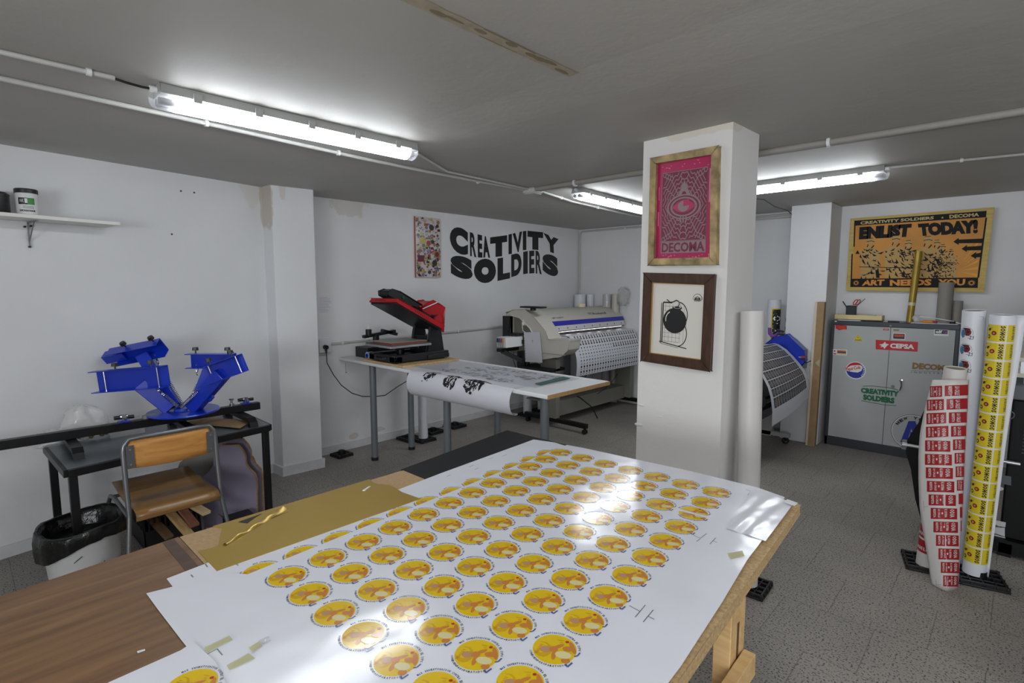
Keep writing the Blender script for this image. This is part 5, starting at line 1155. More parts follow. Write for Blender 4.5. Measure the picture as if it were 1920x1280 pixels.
build('front_panel', M().box(2.98, 3.04, 4.92, 5.95, .48, .86), mat('panel_pale', (170, 170, 168), .5), mb)
for y in (4.98, 5.86):
    lg = build('stand_leg', M().box(2.70, 2.98, y, y+.05, .06, .84), mat('panel_pale', (170, 170, 168), .5), mb); build('stand_foot', M().box(2.6, 3.16, y, y+.05, .07, .11), mat('panel_pale', (170, 170, 168), .5), mb)
    cf = build('castor', M().pipe((3.12, y+.01, .035), (3.12, y+.035, .035), .034, .012).cyl((3.12, y+.005, .035), (3.12, y+.04, .035), .01, n=10), RUBBER, mb); build('castor_fork', M().box(3.10, 3.14, y+.04, y+.048, .03, .08), BLACKM, mb)
hk = M().tube([PY(1443, 614, 5.8), PY(1443, 625, 5.8), PY(1447, 630, 5.8), PY(1454, 629, 5.8), PY(1460, 624, 5.8)], .016, 12)
tag(build('hose_hook', hk, mat('hook_purple', (112, 62, 150), .4), loc=PY(1450, 630, 5.8)), 'curved purple plastic hook lying on top of the blue machine', 'hook')
tag(build('spring_clamp', M().bar(PY(1456, 618, 5.75), PY(1470, 622, 5.75), .03, .02).bar(PY(1460, 626, 5.75), PY(1472, 627, 5.75), .03, .02), BLACK, loc=PY(1462, 624, 5.75), bevel=.003), 'small black clamp beside the purple hook', 'clamp')
tag(build('control_box', M().box(2.90, 3.0, 6.08, 6.3, 1.02, 1.10), mat('plotter_light', (176, 180, 182), .45), loc=(2.95, 6.2, 1.02), bevel=.004), 'small pale control box against the column beside the blue machine', 'box')
tag(build('power_strip', M().blob((2.965, 6.3, 1.26), (.03, .03, .05), 10).blob((2.97, 6.3, 1.17), (.035, .04, .04), 10).tube([(2.97, 6.3, 1.2), (2.985, 6.28, 1.0), (2.98, 6.2, .7)], .008, 8), BLACK, loc=(2.97, 6.3, 1.1)), 'black plugs and cable against the wall left of the back column', 'plug')
tag(build('power_cable', M().tube([PY(1500, 679, 6.0), PY(1512, 680, 6.02), PY(1522, 676, 6.03), PY(1529, 671, 6.04)], .004, 8), BLACK, loc=PY(1500, 679, 6.0)), 'thin grey cable running from the blue machine past the column', 'cable')
tag(build('acrylic_sheet', M().box(2.80, 2.90, 5.7, 5.703, 1.0, 1.18), mat('clear_film', (214, 216, 222), .08, alpha=.25, spec=.8), loc=(2.85, 5.7, 1.0)), 'clear plastic sheet standing beside the printed roll behind the pillar', 'sheet')
rr_ = vroll('white roll printed with yellow-edged lettering behind the blue machine', (2.81, 6.32, 0), (2.81, 6.32, 1.478), .066, PAPERV)
G = M(); A = Art(roll_fn((2.81, 6.32, 0), (2.81, 6.32, 1), .066, math.radians(-70)), G, .0006)
A.rect(-.03, 1.03, .075, 1.385, 0, 1, 10); A.rect(-.018, 1.045, .09, 1.372, 1, 2, 10); A.text('NOKIAM', -.012, 1.365, .31, .09, 2, 3, .03, rot=-PI/2)
build('lettering', G, [YELLOW, INK, WHITE], rr_, smooth=0)
tag(build('timber_slat', M().bar((2.935, 6.36, 1.03), (3.0, 6.46, 2.25), .045, .012), WHITE, loc=(2.94, 6.36, 1.0)), 'thin white slat leaning against the wall left of the back column', 'slat')
cbp = thing('cardboard_box', 'tall narrow brown cardboard box standing in front of the back column', 'box', (3.32, 6.0, 0))
build('box', M().prism([(3.285, 5.98, 0), (3.37, 5.98, 0), (3.37, 6.035, 0), (3.285, 6.035, 0)], (0.01, .015, 1.47)), CARDB, cbp, bevel=.002)
plab(build('edge_strip', M().prism([(3.285, 5.979, 0), (3.305, 5.979, 0), (3.315, 5.994, 1.47), (3.295, 5.994, 1.47)], (0, -.001, 0)), mat('strip_pale', (206, 194, 172), .6), cbp), 'pale strip along the left edge')
build('tape_tab', M().prism([(3.33, 5.985, .86), (3.37, 5.985, .82), (3.372, 5.987, .90)], (0, -.003, 0)), TAPE, cbp)

# ================================================================== METAL CABINET
CY = 6.17
cab = thing('metal_cabinet', 'low grey two-door metal cabinet covered in stickers against the back wall', 'cabinet', (3.91, 6.3, 0))
CF = mat('cabinet_frame', (58, 62, 68), .4, .2); CG = mat('cabinet_grey', (172, 174, 173), .42, 0.0, noise=.05, nscale=3)
f_ = M().box(3.412, 3.438, CY, 6.465, 0, 1.28).box(4.392, 4.418, CY, 6.465, 0, 1.28).box(3.412, 4.418, CY-.005, 6.465, 1.24, 1.285).box(3.412, 4.418, CY, 6.465, 0, .09).box(3.412, 4.418, 6.44, 6.465, 0, 1.28)
build('carcass', f_, CF, cab, bevel=.003)
dl = build('door', M().box(3.44, 3.9095, CY+.002, CY+.022, .092, 1.238), CG, cab, bevel=.002)
dr = build('door', M().box(3.9125, 4.39, CY+.002, CY+.022, .092, 1.238), CG, cab, bevel=.002)
hx_ = PY(1690, 713, CY); build('handle', M().lathe((hx_.x, CY, hx_.z), [(.014, 0), (.014, .012), (0, .014)], 14, 0, (0, -1, 0)).tube([(hx_.x, CY-.015, hx_.z), (hx_.x+.006, CY-.022, hx_.z-.05), (hx_.x-.004, CY-.02, hx_.z-.095)], .006, 8), CHROME, dr)
lk_ = PY(1671, 724, CY); build('lock', M().cyl((lk_.x+.012, CY+.003, lk_.z), (lk_.x+.012, CY-.006, lk_.z), .014, n=16), GREYP, dr)
def cpx(x, y): p = PY(1540+x/4.74, 590+y/4.74, CY); return (p.x, p.z)
cfn = lambda u, v, l: Vector((u, CY+.0012-l, v))
def lerp2(q, a, b): return tuple((q[3][i]*(1-a)+q[2][i]*a)*(1-b)+(q[0][i]*(1-a)+q[1][i]*a)*b for i in (0, 1))
def qt(A, mp_, txt, TL, TR, BR, BL, mi, ly, bold=.03, arc=0, sp=1.0, res=2):
    q = [mp_(*c) for c in (TL, TR, BR, BL)]
    A.text(txt, 0, 0, 1, 1, mi, ly, bold, res, sp, lambda a, b: (lerp2(q, a, b)[0], lerp2(q, a, b)[1]+arc*4*a*(1-a)))
def qp(A, mp_, pts, mi, ly):
    P = [mp_(*c) for c in pts]
    ar = sum(P[i][0]*P[(i+1) % len(P)][1]-P[(i+1) % len(P)][0]*P[i][1] for i in range(len(P)))
    A.poly(P if ar > 0 else P[::-1], mi, ly)
def decal(name, mats_): return mats_
SR_ = mat('decal_red', (186, 24, 34), .35); SW_ = mat('decal_white', (222, 222, 222), .35); SB_ = mat('decal_blue', (34, 52, 150), .35); SG_ = mat('decal_green', (22, 104, 66), .4); SY_ = mat('decal_yellow', (216, 200, 40), .4); SBR = mat('decal_bronze', (134, 104, 56), .4); SK_ = mat('decal_black', (20, 20, 24), .35); SO_ = mat('decal_orange', (206, 84, 34), .4)
PAL_ = [SR_, SW_, SB_, SG_, SY_, SBR, SK_, SO_]
def mk_decal(nm, fn_, par=None):
    G_ = M(); A_ = Art(cfn, G_, .0006); fn_(A_); return build(nm, G_, PAL_, par or cab, smooth=0)
def d1(A): qp(A, cpx, [(483, 222), (860, 241), (855, 328), (483, 306)], 0, 1); qt(A, cpx, 'CEPSA', (612, 252), (828, 264), (824, 306), (610, 296), 1, 2, .05); qp(A, cpx, [(512, 266), (548, 258), (566, 238), (574, 256), (604, 262), (582, 276), (560, 304), (550, 284), (520, 288), (540, 276)], 1, 2)
mk_decal('petrol_sticker', d1)
def d2(A):
    c = cpx(304, 493); A.disc(c[0], c[1], .0865, 1, 1, 40); A.disc(c[0], c[1], .079, 2, 2, 40)
    P = [(c[0]+.079*math.cos(t), c[1]+.079*math.sin(t)) for t in [math.radians(30+q_*8) for q_ in range(19)]]; A.poly(P+[(c[0]-.03, c[1]+.035), (c[0]+.02, c[1]+.05)], 0, 3)
    A.poly([(c[0]-.08, c[1]+.012), (c[0]-.04, c[1]+.044), (c[0]+.02, c[1]+.055), (c[0]+.062, c[1]+.052), (c[0]+.05, c[1]+.0), (c[0]+.02, c[1]-.02), (c[0]-.03, c[1]-.02), (c[0]-.078, c[1]-.012)], 1, 4)
    A.ring(c[0], c[1], .066, .082, 1, 4.5, 24, -.75, .95)
    for q_ in range(7): t = -.6+q_*.24; A.disc(c[0]+.073*math.cos(t), c[1]+.073*math.sin(t), .007, 2, 5, 6)
    for q_ in range(12): t = math.radians(200+q_*12); A.disc(c[0]+.085*math.cos(t), c[1]+.085*math.sin(t), .006, 1, 5, 6)
    qt(A, cpx, 'Pepsi·Cola', (216, 468), (346, 448), (350, 488), (222, 508), 0, 6, .02)
mk_decal('bottle_cap_sticker', d2, dl)
def d3(A):
    qp(A, cpx, [(350, 650), (690, 680), (690, 730), (655, 790), (372, 756)], 3, .8) if False else None
    qt(A, cpx, 'CREATIVITY', (350, 646), (694, 678), (690, 728), (352, 694), 3, 2, .075); qt(A, cpx, 'SOLDIERS', (370, 704), (652, 738), (650, 790), (372, 756), 3, 2, .075)
    for L_ in ([(368, 634), (450, 632), (600, 648), (684, 668)], [(356, 762), (450, 780), (560, 800), (664, 806)]): A.line([cpx(*p) for p in L_], .0055, 3, 2)
mk_decal('green_lettering', d3)
def d4(A): qt(A, cpx, 'DECOMA', (812, 422), (1165, 452), (1160, 500), (806, 482), 5, 2, .07); A.line([cpx(802, 494), cpx(1150, 512)], .002, 6, 2); qt(A, cpx, 'INDUSTRIES', (800, 502), (1150, 518), (1150, 532), (800, 516), 6, 2, .0, sp=1.8)
mk_decal('bronze_lettering', d4, dr)
def d5(A):
    c = cpx(815, 1047); R_ = .168
    A.disc(c[0], c[1], R_, 1, .8, 48) if False else None
    A.ring(c[0], c[1], R_, R_+.004, 6, 2, 60); A.ring(c[0], c[1], R_-.006, R_, 1, 2, 60)
    A.arctext('NEW YORK', c[0], c[1], .128, .026, math.radians(158), math.radians(30), 6, 3, .05, 2)
    qp(A, cpx, [(775, 944), (836, 944), (900, 1130), (846, 1130), (800, 1010), (762, 1120), (706, 1120)], 2, 3); qp(A, cpx, [(792, 1040), (818, 1040), (824, 1070), (786, 1070)], 2, 3)
    qt(A, cpx, 'THINK', (700, 1120), (860, 1135), (860, 1165), (702, 1150), 6, 4, .06); qt(A, cpx, 'INK', (730, 1158), (820, 1166), (820, 1190), (730, 1182), 6, 4, .06)
mk_decal('round_lettering', d5, dr)
def d6(A): qp(A, cpx, [(1002, 124), (1132, 130), (1130, 190), (1000, 184)], 1, 1); qp(A, cpx, [(1010, 132), (1124, 137), (1122, 172), (1008, 168)], 6, 2); qt(A, cpx, 'elf', (1016, 136), (1076, 139), (1074, 165), (1014, 162), 1, 3, .05); c = cpx(1102, 154); A.ring(c[0], c[1], .008, .016, 2, 3, 18, .5, 5.6); A.disc(c[0]+.006, c[1]-.003, .008, 0, 3.5, 10)
mk_decal('oil_sticker', d6, dr)
def d7(A): qp(A, cpx, [(326, 168), (372, 236), (284, 232)], 4, 1); A.line([cpx(326, 180), cpx(360, 230), cpx(296, 228), cpx(326, 180)], .002, 6, 2); qt(A, cpx, 'DANGER', (302, 216), (352, 218), (352, 228), (302, 226), 6, 2, .02); A.disc(*cpx(326, 202), .006, 5, 2, 8)
mk_decal('warning_sticker', d7, dl)
def d8(A): qp(A, cpx, [(124, 90), (160, 86), (225, 98), (228, 130), (190, 130), (160, 138), (128, 120)], 0, 1); qt(A, cpx, 'Classic', (132, 92), (212, 98), (210, 116), (134, 110), 7, 2, .02); qt(A, cpx, 'Garage', (150, 112), (220, 118), (218, 132), (152, 128), 7, 2, .02)
mk_decal('script_sticker', d8, dl)
def d9(A): qp(A, cpx, [(635, 160), (748, 164), (745, 222), (633, 218)], 1, 1); qp(A, cpx, [(640, 166), (741, 170), (739, 216), (638, 212)], 6, 2); qp(A, cpx, [(644, 172), (736, 174), (732, 200), (650, 196)], 0, 3); qt(A, cpx, 'RACING', (650, 176), (730, 178), (728, 194), (652, 192), 5, 4, .02)
mk_decal('badge_sticker', d9, dr)
def d10(A): qp(A, cpx, [(104, 304), (230, 310), (228, 362), (102, 355)], 1, 1); qp(A, cpx, [(140, 312), (222, 316), (220, 354), (138, 350)], 4, 2); A.rect(*cpx(142, 338), *cpx(220, 330), 2, 3); A.rect(*cpx(142, 326), *cpx(220, 320), 7, 3); c = cpx(118, 322); A.disc(c[0], c[1], .008, 0, 2, 8); A.rect(*cpx(108, 350), *cpx(132, 342), 0, 2)
mk_decal('label_sticker', d10, dl)
def d11(A): qp(A, cpx, [(550, 122), (602, 124), (600, 140), (550, 138)], 0, 1); A.line([cpx(558, 131), cpx(594, 132)], .003, 1, 2); qp(A, cpx, [(640, 128), (692, 130), (692, 142), (640, 140)], 5, 1)
mk_decal('small_sticker', d11)
G = M(); A = Art(lambda u, v, l: Vector((u, CY-.006-l, v)), G, .0006); c = cpx(130, 57); A.disc(c[0], c[1], .011, 0, 1, 16, ry=.007); A.rect(3.90, 1.245, 3.918, 1.262, 1, 1); build('tag_sticker', G, [mat('tag_cream', (214, 214, 170), .5), GREYP], cab, smooth=0)
# --- on top of the cabinet
CT = 1.285
tray = thing('wooden_tray', 'pale wooden tool tray on the left of the metal cabinet', 'tray', (3.63, 6.27, CT))
TW = mat('tray_wood', (214, 196, 146), .6, noise=.06, nscale=8)
m = M().box(3.43, 3.83, 6.20, 6.34, CT+.008, CT+.016)
for q in [(3.43, 3.83, 6.20, 6.21), (3.43, 3.83, 6.33, 6.34), (3.43, 3.44, 6.21, 6.33), (3.82, 3.83, 6.21, 6.33)]: m.box(q[0], q[1], q[2], q[3], CT+.008, CT+.058)
m.box(3.44, 3.82, 6.225, 6.33, CT+.016, CT+.05)
build('tray', m, TW, tray, bevel=.002)
build('slot', M().box(3.60, 3.66, 6.24, 6.30, CT+.05, CT+.0515).box(3.455, 3.475, 6.24, 6.3, CT+.05, CT+.0515), mat('slot_dark2', (90, 74, 50), .7), tray); build('metal_clip', M().box(3.70, 3.77, 6.25, 6.29, CT+.05, CT+.058), GREYP, tray)
tag(build('paper_sheet', M().box(3.46, 3.66, 6.18, 6.30, CT+.001, CT+.007), PAPER, loc=(3.56, 6.25, CT)), 'white papers under the left end of the wooden tray', 'paper')
tag(build('paper_sheet', M().box(4.06, 4.40, 6.18, 6.42, CT+.001, CT+.006), PAPER, loc=(4.2, 6.3, CT)), 'white papers on the right half of the metal cabinet', 'paper')
tag(build('paper_sheet', M().box(3.84, 3.93, 6.22, 6.30, CT+.001, CT+.008), mat('paper_tan', (196, 190, 170), .6), loc=(3.88, 6.25, CT)), 'small folded paper right of the wooden tray', 'paper')
tag(build('marker_pen', M().cyl((3.88, 6.19, CT+.008), (3.97, 6.20, CT+.008), .007, n=10), BLACK, loc=(3.92, 6.2, CT)), 'black marker lying near the middle edge of the cabinet top', 'pen')
cup = thing('pen_cup', 'square black mesh pen cup standing on the wooden tray', 'cup', (3.545, 6.28, CT+.052))
m = M(); x0, x1, y0, y1, z0, z1 = 3.515, 3.595, 6.245, 6.32, CT+.052, CT+.145
for q in [(x0, x1, y0, y0+.002), (x0, x1, y1-.002, y1), (x0, x0+.002, y0, y1), (x1-.002, x1, y0, y1)]: m.box(q[0], q[1], q[2], q[3], z0, z1)
m.box(x0, x1, y0, y1, z0, z0+.003)
build('mesh', m, mat('cup_mesh', (44, 44, 46), .5, alpha=.82), cup)
build('rim', M().tube([(x0, y0, z1), (x1, y0, z1), (x1, y1, z1), (x0, y1, z1)], .003, 6, closed=True), BLACK, cup)
tag(build('marker_pen', M().cyl((3.55, 6.28, z0+.02), (3.475, 6.28, z1+.045), .005, n=10), BLACK, loc=(3.55, 6.28, z0)), 'black pen leaning left out of the mesh cup', 'pen')
tag(build('craft_knife', M().cyl((3.535, 6.29, z0+.02), (3.665, 6.29, z1+.075), .004, n=10), GREYP, loc=(3.54, 6.29, z0)), 'thin grey tool leaning right out of the mesh cup', 'tool')
sc = thing('scissors', 'red-handled scissors standing in the mesh pen cup', 'scissors', (3.56, 6.27, z0))
for s_ in (-1, 1):
    c = Vector((3.60+.012*s_, 6.27, z1+.038)); build('handle', M().tube([c+Vector((.014*math.cos(t)+.012*math.sin(t), 0, .026*math.sin(t))) for t in [k_*PI/7 for k_ in range(14)]], .0045, 6, closed=True), mat('handle_red', (170, 34, 28), .4), sc)
build('blade', M().bar((3.592, 6.27, z1+.015), (3.55, 6.27, z0+.01), .014, .003), CHROME, sc)
gt = vroll('slim gold tube standing on the metal cabinet in front of the yellow poster', (4.035, 6.30, CT), (4.062, 6.33, 1.955), .029, mat('gold_tube', (150, 126, 44), .35, .35, noise=.15, nscale=14), True, 'gold_tube', .004, kind='tube')
build('tape_band', M().pipe((4.0415, 6.3072, CT+.16), (4.0430, 6.309, CT+.19), .0298, .0008), mat('tape_clear', (196, 190, 160), .3), gt)
vroll('wide grey cardboard tube on the cabinet top', (4.28, 6.39, CT), (4.28, 6.39, 1.665), .058, mat('tube_grey', (140, 136, 128), .7), True, 'cardboard_tube', .006, kind='tube')
vroll('shorter narrow grey cardboard tube at the right end of the cabinet top', (4.378, 6.385, CT), (4.378, 6.385, 1.495), .034, mat('tube_grey2', (134, 130, 120), .7), True, 'cardboard_tube', .005, kind='tube')
ct_ = thing('box_cutter', 'orange box cutter with red end on the cabinet top', 'cutter', (4.2, 6.22, CT+.007))
build('handle', M().bar((4.14, 6.23, CT+.02), (4.225, 6.21, CT+.018), .03, .022), mat('cutter_orange', (214, 130, 34), .4), ct_, bevel=.005); build('slider', M().bar((4.225, 6.21, CT+.018), (4.25, 6.205, CT+.017), .026, .02), mat('cutter_red', (150, 50, 40), .4), ct_, bevel=.003)
wd = thing('vinyl_wand', 'thin white rod with a crumpled wrapper at one end on the cabinet', 'rod', (4.2, 6.25, CT))
build('rod', M().tube([(4.10, 6.27, CT+.06), (4.2, 6.26, CT+.055), (4.36, 6.22, CT+.03), (4.42, 6.18, CT+.012)], .004, 8), WHITE, wd); build('wrapper', crumple((4.09, 6.28, CT+.04), (.03, .03, .035), 4, 16), BAG, wd)
tag(build('tape_roll', M().pipe((4.36, 6.205, CT+.007), (4.36, 6.205, CT+.03), .022, .01), BLACK, loc=(4.36, 6.2, CT)), 'small black tape roll near the right end of the cabinet top', 'tape')

# ================================================================== WOODEN POSTER
po = thing('wooden_poster', 'yellow plank poster of marching soldiers reading enlist today on the back wall', 'poster', (4.0, YB, 1.58))
PYP = 6.425
def ppx(x, y): p = PY(1560+x/4.924, 360+y/4.924, PYP); return (p.x, p.z)
TL, TR, BR_, BL_ = ppx(172, 242), ppx(1497, 138), ppx(1400, 922), ppx(130, 908)
PWD = wood('poster_pine', (186, 158, 78), (210, 184, 104), (1.2, 1, 10), .6)
for k_ in range(6):
    a0, a1 = k_/6, (k_+1)/6-.003
    f4 = lambda a_, b_: lerp2([TL, TR, BR_, BL_], a_, b_)
    P_ = [f4(0, a0), f4(1, a0), f4(1, a1), f4(0, a1)]
    build('plank', M().prism([(x, PYP+.002, z) for x, z in P_], (0, .028, 0)), PWD, po, bevel=.0015)
G = M(); A = Art(lambda u, v, l: Vector((u, PYP+.002-l, v)), G, .0006)
ORG, PBK, PCM = 0, 1, 2
qp(A, ppx, [(215, 300), (1412, 225), (1348, 800), (180, 800)], ORG, 1)
for k_ in range(9):
    t = -.15+k_*.16; c0 = (1150, 700); x1 = 1150+math.cos(t-1.0)*420; y1 = 700+math.sin(t-1.0)*420
    x1 = min(x1, 1385-(y1-230)*.08); y1 = min(max(y1, 420), 780)
    qp(A, ppx, [(1190, 640+k_*12), (x1, y1), (x1-8, min(790, y1+26))], 3, 1.5)
qp(A, ppx, [(212, 264), (1428, 172), (1422, 232), (210, 310)], PBK, 2)
qt(A, ppx, 'CREATIVITY SOLDIERS', (262, 272), (942, 222), (940, 250), (262, 300), PCM, 3, .04); qt(A, ppx, 'DECOMA', (1084, 210), (1360, 190), (1358, 224), (1084, 244), PCM, 3, .04)
A.poly([(ppx(1020, 236)[0]+.012*math.cos(PI/2+k_*PI/5)*(1 if k_ % 2 == 0 else .4), ppx(1020, 236)[1]+.012*math.sin(PI/2+k_*PI/5)*(1 if k_ % 2 == 0 else .4)) for k_ in range(10)], PCM, 3)
qt(A, ppx, 'ENLIST', (254, 322), (738, 290), (722, 412), (248, 438), PBK, 3, .085, res=3); qt(A, ppx, 'TODAY!', (792, 290), (1350, 252), (1346, 380), (806, 408), PBK, 3, .085, res=3)
qp(A, ppx, [(172, 800), (1350, 788), (1345, 884), (168, 876)], PBK, 2)
for P_ in ([(212, 262), (204, 505)], [(186, 570), (178, 800)], [(1424, 235), (1350, 790)]): A.line([ppx(*p) for p in P_], .012, PBK, 2.5)
qt(A, ppx, 'ART', (286, 812), (486, 806), (480, 860), (274, 864), 4, 3, .05); qt(A, ppx, 'NEEDS', (534, 808), (922, 802), (916, 862), (534, 866), 4, 3, .05); qt(A, ppx, 'YOU', (980, 804), (1232, 800), (1226, 862), (976, 866), 4, 3, .05)
for cx in (222, 1288):
    c = ppx(cx, 838); A.ring(c[0], c[1], .011, .017, 4, 3, 20)
    for k_ in range(12): t = k_*PI/6; A.line([(c[0]+.016*math.cos(t), c[1]+.016*math.sin(t)), (c[0]+.026*math.cos(t), c[1]+.026*math.sin(t))], .004, 4, 3)
for (x, y, L_) in ((1120, 458, 275), (1196, 524, 195), (1280, 588, 100)):
    qp(A, ppx, [(x, y), (x+50, y-36), (x+50, y-20), (x+L_, y-30), (x+L_-4, y+12), (x+50, y+14), (x+50, y+30)], PBK, 3)
r7 = random.Random(11)
for (hx2, hy, s_) in [(356, 470, 1.0), (590, 450, 1.1), (705, 490, .95), (885, 460, 1.15), (970, 480, .85), (1025, 515, .7), (1100, 555, .6)]:
    w_ = 62*s_; FG = (hx2 % 97)/97*.18; FG = {356: 0, 590: .06, 705: .03, 885: .12, 970: .09, 1025: .15, 1100: .18}[hx2]
    qp(A, ppx, [(hx2-w_*1.5, 790), (hx2-w_*1.5, hy+w_*1.2), (hx2-w_*.6, hy+w_*.7), (hx2+w_*.6, hy+w_*.7), (hx2+w_*1.4, hy+w_*1.3), (hx2+w_*1.3, 790)], 5, 3+FG)
    c = ppx(hx2, hy); A.disc(c[0], c[1], .021*s_, 5, 3.2, 14, ry=.03*s_)
    qp(A, ppx, [(hx2-w_*.55, hy-12*s_), (hx2-w_*.4, hy-42*s_), (hx2+w_*.4, hy-46*s_), (hx2+w_*.5, hy-24*s_), (hx2+w_*.7, hy-12*s_)], 5, 3.4)
    A.line([ppx(hx2-w_*.55, hy-12*s_), ppx(hx2+w_*.1, hy-20*s_), ppx(hx2+w_*.6, hy-12*s_)], .006, PBK, 3.6); A.line([ppx(hx2-w_*.4, hy-42*s_), ppx(hx2+w_*.4, hy-46*s_)], .005, PBK, 3.6); A.line([ppx(hx2-w_*.5, hy+w_*.6), ppx(hx2-w_*.35, hy+w_*.2)], .008, PBK, 3.6); A.line([ppx(hx2+w_*.1, hy+w_*.8), ppx(hx2+w_*.5, hy+w_*.35)], .01, PBK, 3.6)
    for k_ in range(40):
        x = hx2+r7.uniform(-1.5, 1.4)*w_; y = r7.uniform(hy+w_*.8, 775); a_ = r7.uniform(-.6, 1.4); L_ = r7.uniform(20, 70)*s_; t_ = r7.uniform(8, 19)*s_
        qp(A, ppx, [(x, y), (x+math.cos(a_)*L_*.5-math.sin(a_)*t_, y+math.sin(a_)*L_*.5+math.cos(a_)*t_), (x+math.cos(a_)*L_, y+math.sin(a_)*L_)], PBK, 3.8)
A.line([ppx(250, 690), ppx(720, 700), ppx(830, 712)], .006, PBK, 4)
qp(A, ppx, [(216, 570), (236, 535), (256, 570)], PBK, 4); qp(A, ppx, [(400, 720), (430, 715), (440, 792), (408, 792)], PBK, 4)
build('print', G, [mat('poster_orange', (204, 138, 46), .55, noise=.15, nscale=3), mat('poster_black', (16, 16, 17), .65, spec=.3), mat('poster_cream', (196, 176, 120), .6), mat('poster_ray', (224, 160, 60), .6), mat('poster_amber', (214, 140, 44), .55), mat('poster_tan', (186, 150, 86), .6)], po, smooth=0)

# ================================================================== PRINTED ROLLS ON THE RIGHT
foot_holder('left black stand of the pair, under the red-label roll on the right', 4.50, 3.84, .25, .22)
foot_holder('right black stand of the pair, under the yellow-label roll', 4.735, 3.85, .25, .22)
y0_, y1_ = (4.712, 3.865, .03), (4.731, 3.80, 1.483)
yr_ = vroll('white roll with a column of yellow labels, rightmost of the standing rolls', y0_, y1_, .0535, PAPERV)
G = M(); A = Art(roll_fn(y0_, y1_, .0538, math.radians(-92)), G, .0005)
for k_ in range(14):
    v = .075+k_*.0955; A.rect(-.083, v, .022, v+.088, 0, 1, 10); A.rect(.028, v, .078, v+.088, 0, 1, 6)
    A.text('SOMOS', -.002, v+.084, .078, .021, 1, 2, .05, rot=-PI/2, res=1); A.disc(-.026, v+.044, .0115, 2, 2, 14); A.disc(-.026, v+.044, .0055, 3, 3, 10)
    A.disc(-.049, v+.062, .010, 4, 2, 10, ry=.007, rot=.6); A.disc(-.05, v+.024, .009, 1, 2, 10, ry=.011); A.disc(-.05, v+.024, .005, 0, 3, 8, ry=.006); A.text('A MÚSICA', -.074, v+.082, .074, .009, 1, 2, .01, rot=-PI/2, res=1)
    A.text('AGUITEN', .05, v+.082, .07, .016, 1, 2, .02, rot=-PI/2, res=1)
    A.line([(-.06, v+.08), (-.035, v+.07)], .003, 4, 2)
build('labels', G, [mat('label_yellow', (214, 192, 40), .4), INK, mat('label_darkred', (130, 24, 20), .4), mat('label_pink', (200, 130, 120), .4), mat('label_maroon', (90, 30, 20), .4)], yr_, smooth=0)
e_ = M(); dx_ = RT0*1
def flap(u, v): 
    b_ = Vector(y0_).lerp(Vector(y1_), v); w_ = .012+.022*v**1.5*(1+.25*math.sin(9*v)); return b_+RT0*.0-Vector((0, 1, 0))*.012+Vector((1, 0, 0))*(.050+w_*u)
build('loose_edge', e_.grid(flap, 2, 24), PAPERV, yr_, solid=.001)
h0_, h1_ = (4.625, 3.99, .0), (4.612, 3.87, 1.50)
hr = vroll('white roll with round blue and red helmet prints between the other printed rolls', h0_, h1_, .052, PAPERV)
HM = [mat('helmet_teal', (44, 88, 112), .4), mat('helmet_red', (120, 34, 36), .4), mat('helmet_blue', (60, 120, 160), .4), INK, PAPER]
for k_ in range(3):
    G = M(); A = Art(roll_fn(h0_, h1_, .0523, math.radians(-95)), G, .0005)
    v = 1.385-k_*.092; u = -.022
    P_ = [(u+.032*math.cos(t), v+.034*math.sin(t)) for t in [math.radians(-20+q_*20) for q_ in range(14)]]
    A.poly(P_+[(u-.004, v-.02), (u+.012, v-.012)], 0, 1); A.disc(u+.006, v+.004, .018, 1, 2, 14, ry=.02); A.disc(u-.014, v-.002, .012, 2, 2.5, 12, ry=.02); A.disc(u+.002, v+.022, .018, 3, 3, 12, ry=.005); A.disc(u+.010, v+.006, .006, 3, 3, 8)
    for (a_, b_) in (((u+.012, v-.014), (u+.034, v-.022)), ((u+.008, v-.026), (u+.03, v-.034)), ((u+.022, v-.012), (u+.020, v-.036)), ((u+.034, v-.014), (u+.032, v-.034))): A.line([a_, b_], .0022, 3, 3)
    build('helmet_print', G, HM, hr, smooth=0)
G = M(); A = Art(roll_fn(h0_, h1_, .0523, math.radians(-95)), G, .0005)
A.line([(.05, 1.455), (.05, 1.475), (.03, 1.475)], .001, 0, 1); A.line([(.02, .98), (.05, .98)], .001, 0, 1); build('crop_mark', G, INK, hr, smooth=0)
r0_, r1_ = Vector((4.505, 3.79, .03)), Vector((4.565, 3.70, 1.195))
rd = vroll('roll of red labels partly unwound, front left of the standing rolls', r0_, r1_, .05, mat('roll_matte', (206, 202, 198), .5))
G = M(); A = Art(roll_fn(r0_, r1_, .0503, math.radians(-110)), G, .0005)
for k_ in range(3): A.rect(-.07, .085+k_*.088, .08, .085+k_*.088+.076, 0, 1, 14); A.text('IMAGINE EL MUNDO', -.05, .1+k_*.088, .1, .02, 1, 2, .02, res=1)
build('labels', G, [mat('label_red', (158, 22, 32), .4), PAPER], rd, smooth=0)
LE = [(692, 1757), (715, 1747), (760, 1735), (810, 1725), (850, 1722), (900, 1722), (950, 1724), (980, 1728), (1050, 1740), (1108, 1748)]
RE = [(692, 1818), (760, 1815), (850, 1810), (950, 1806), (1050, 1800), (1108, 1796)]
def edge(T, y):
    for (a_, b_), (c_, d_) in zip(T, T[1:]):
        if y <= c_: return b_+(d_-b_)*max(0, (y-a_))/(c_-a_)
    return T[-1][1]
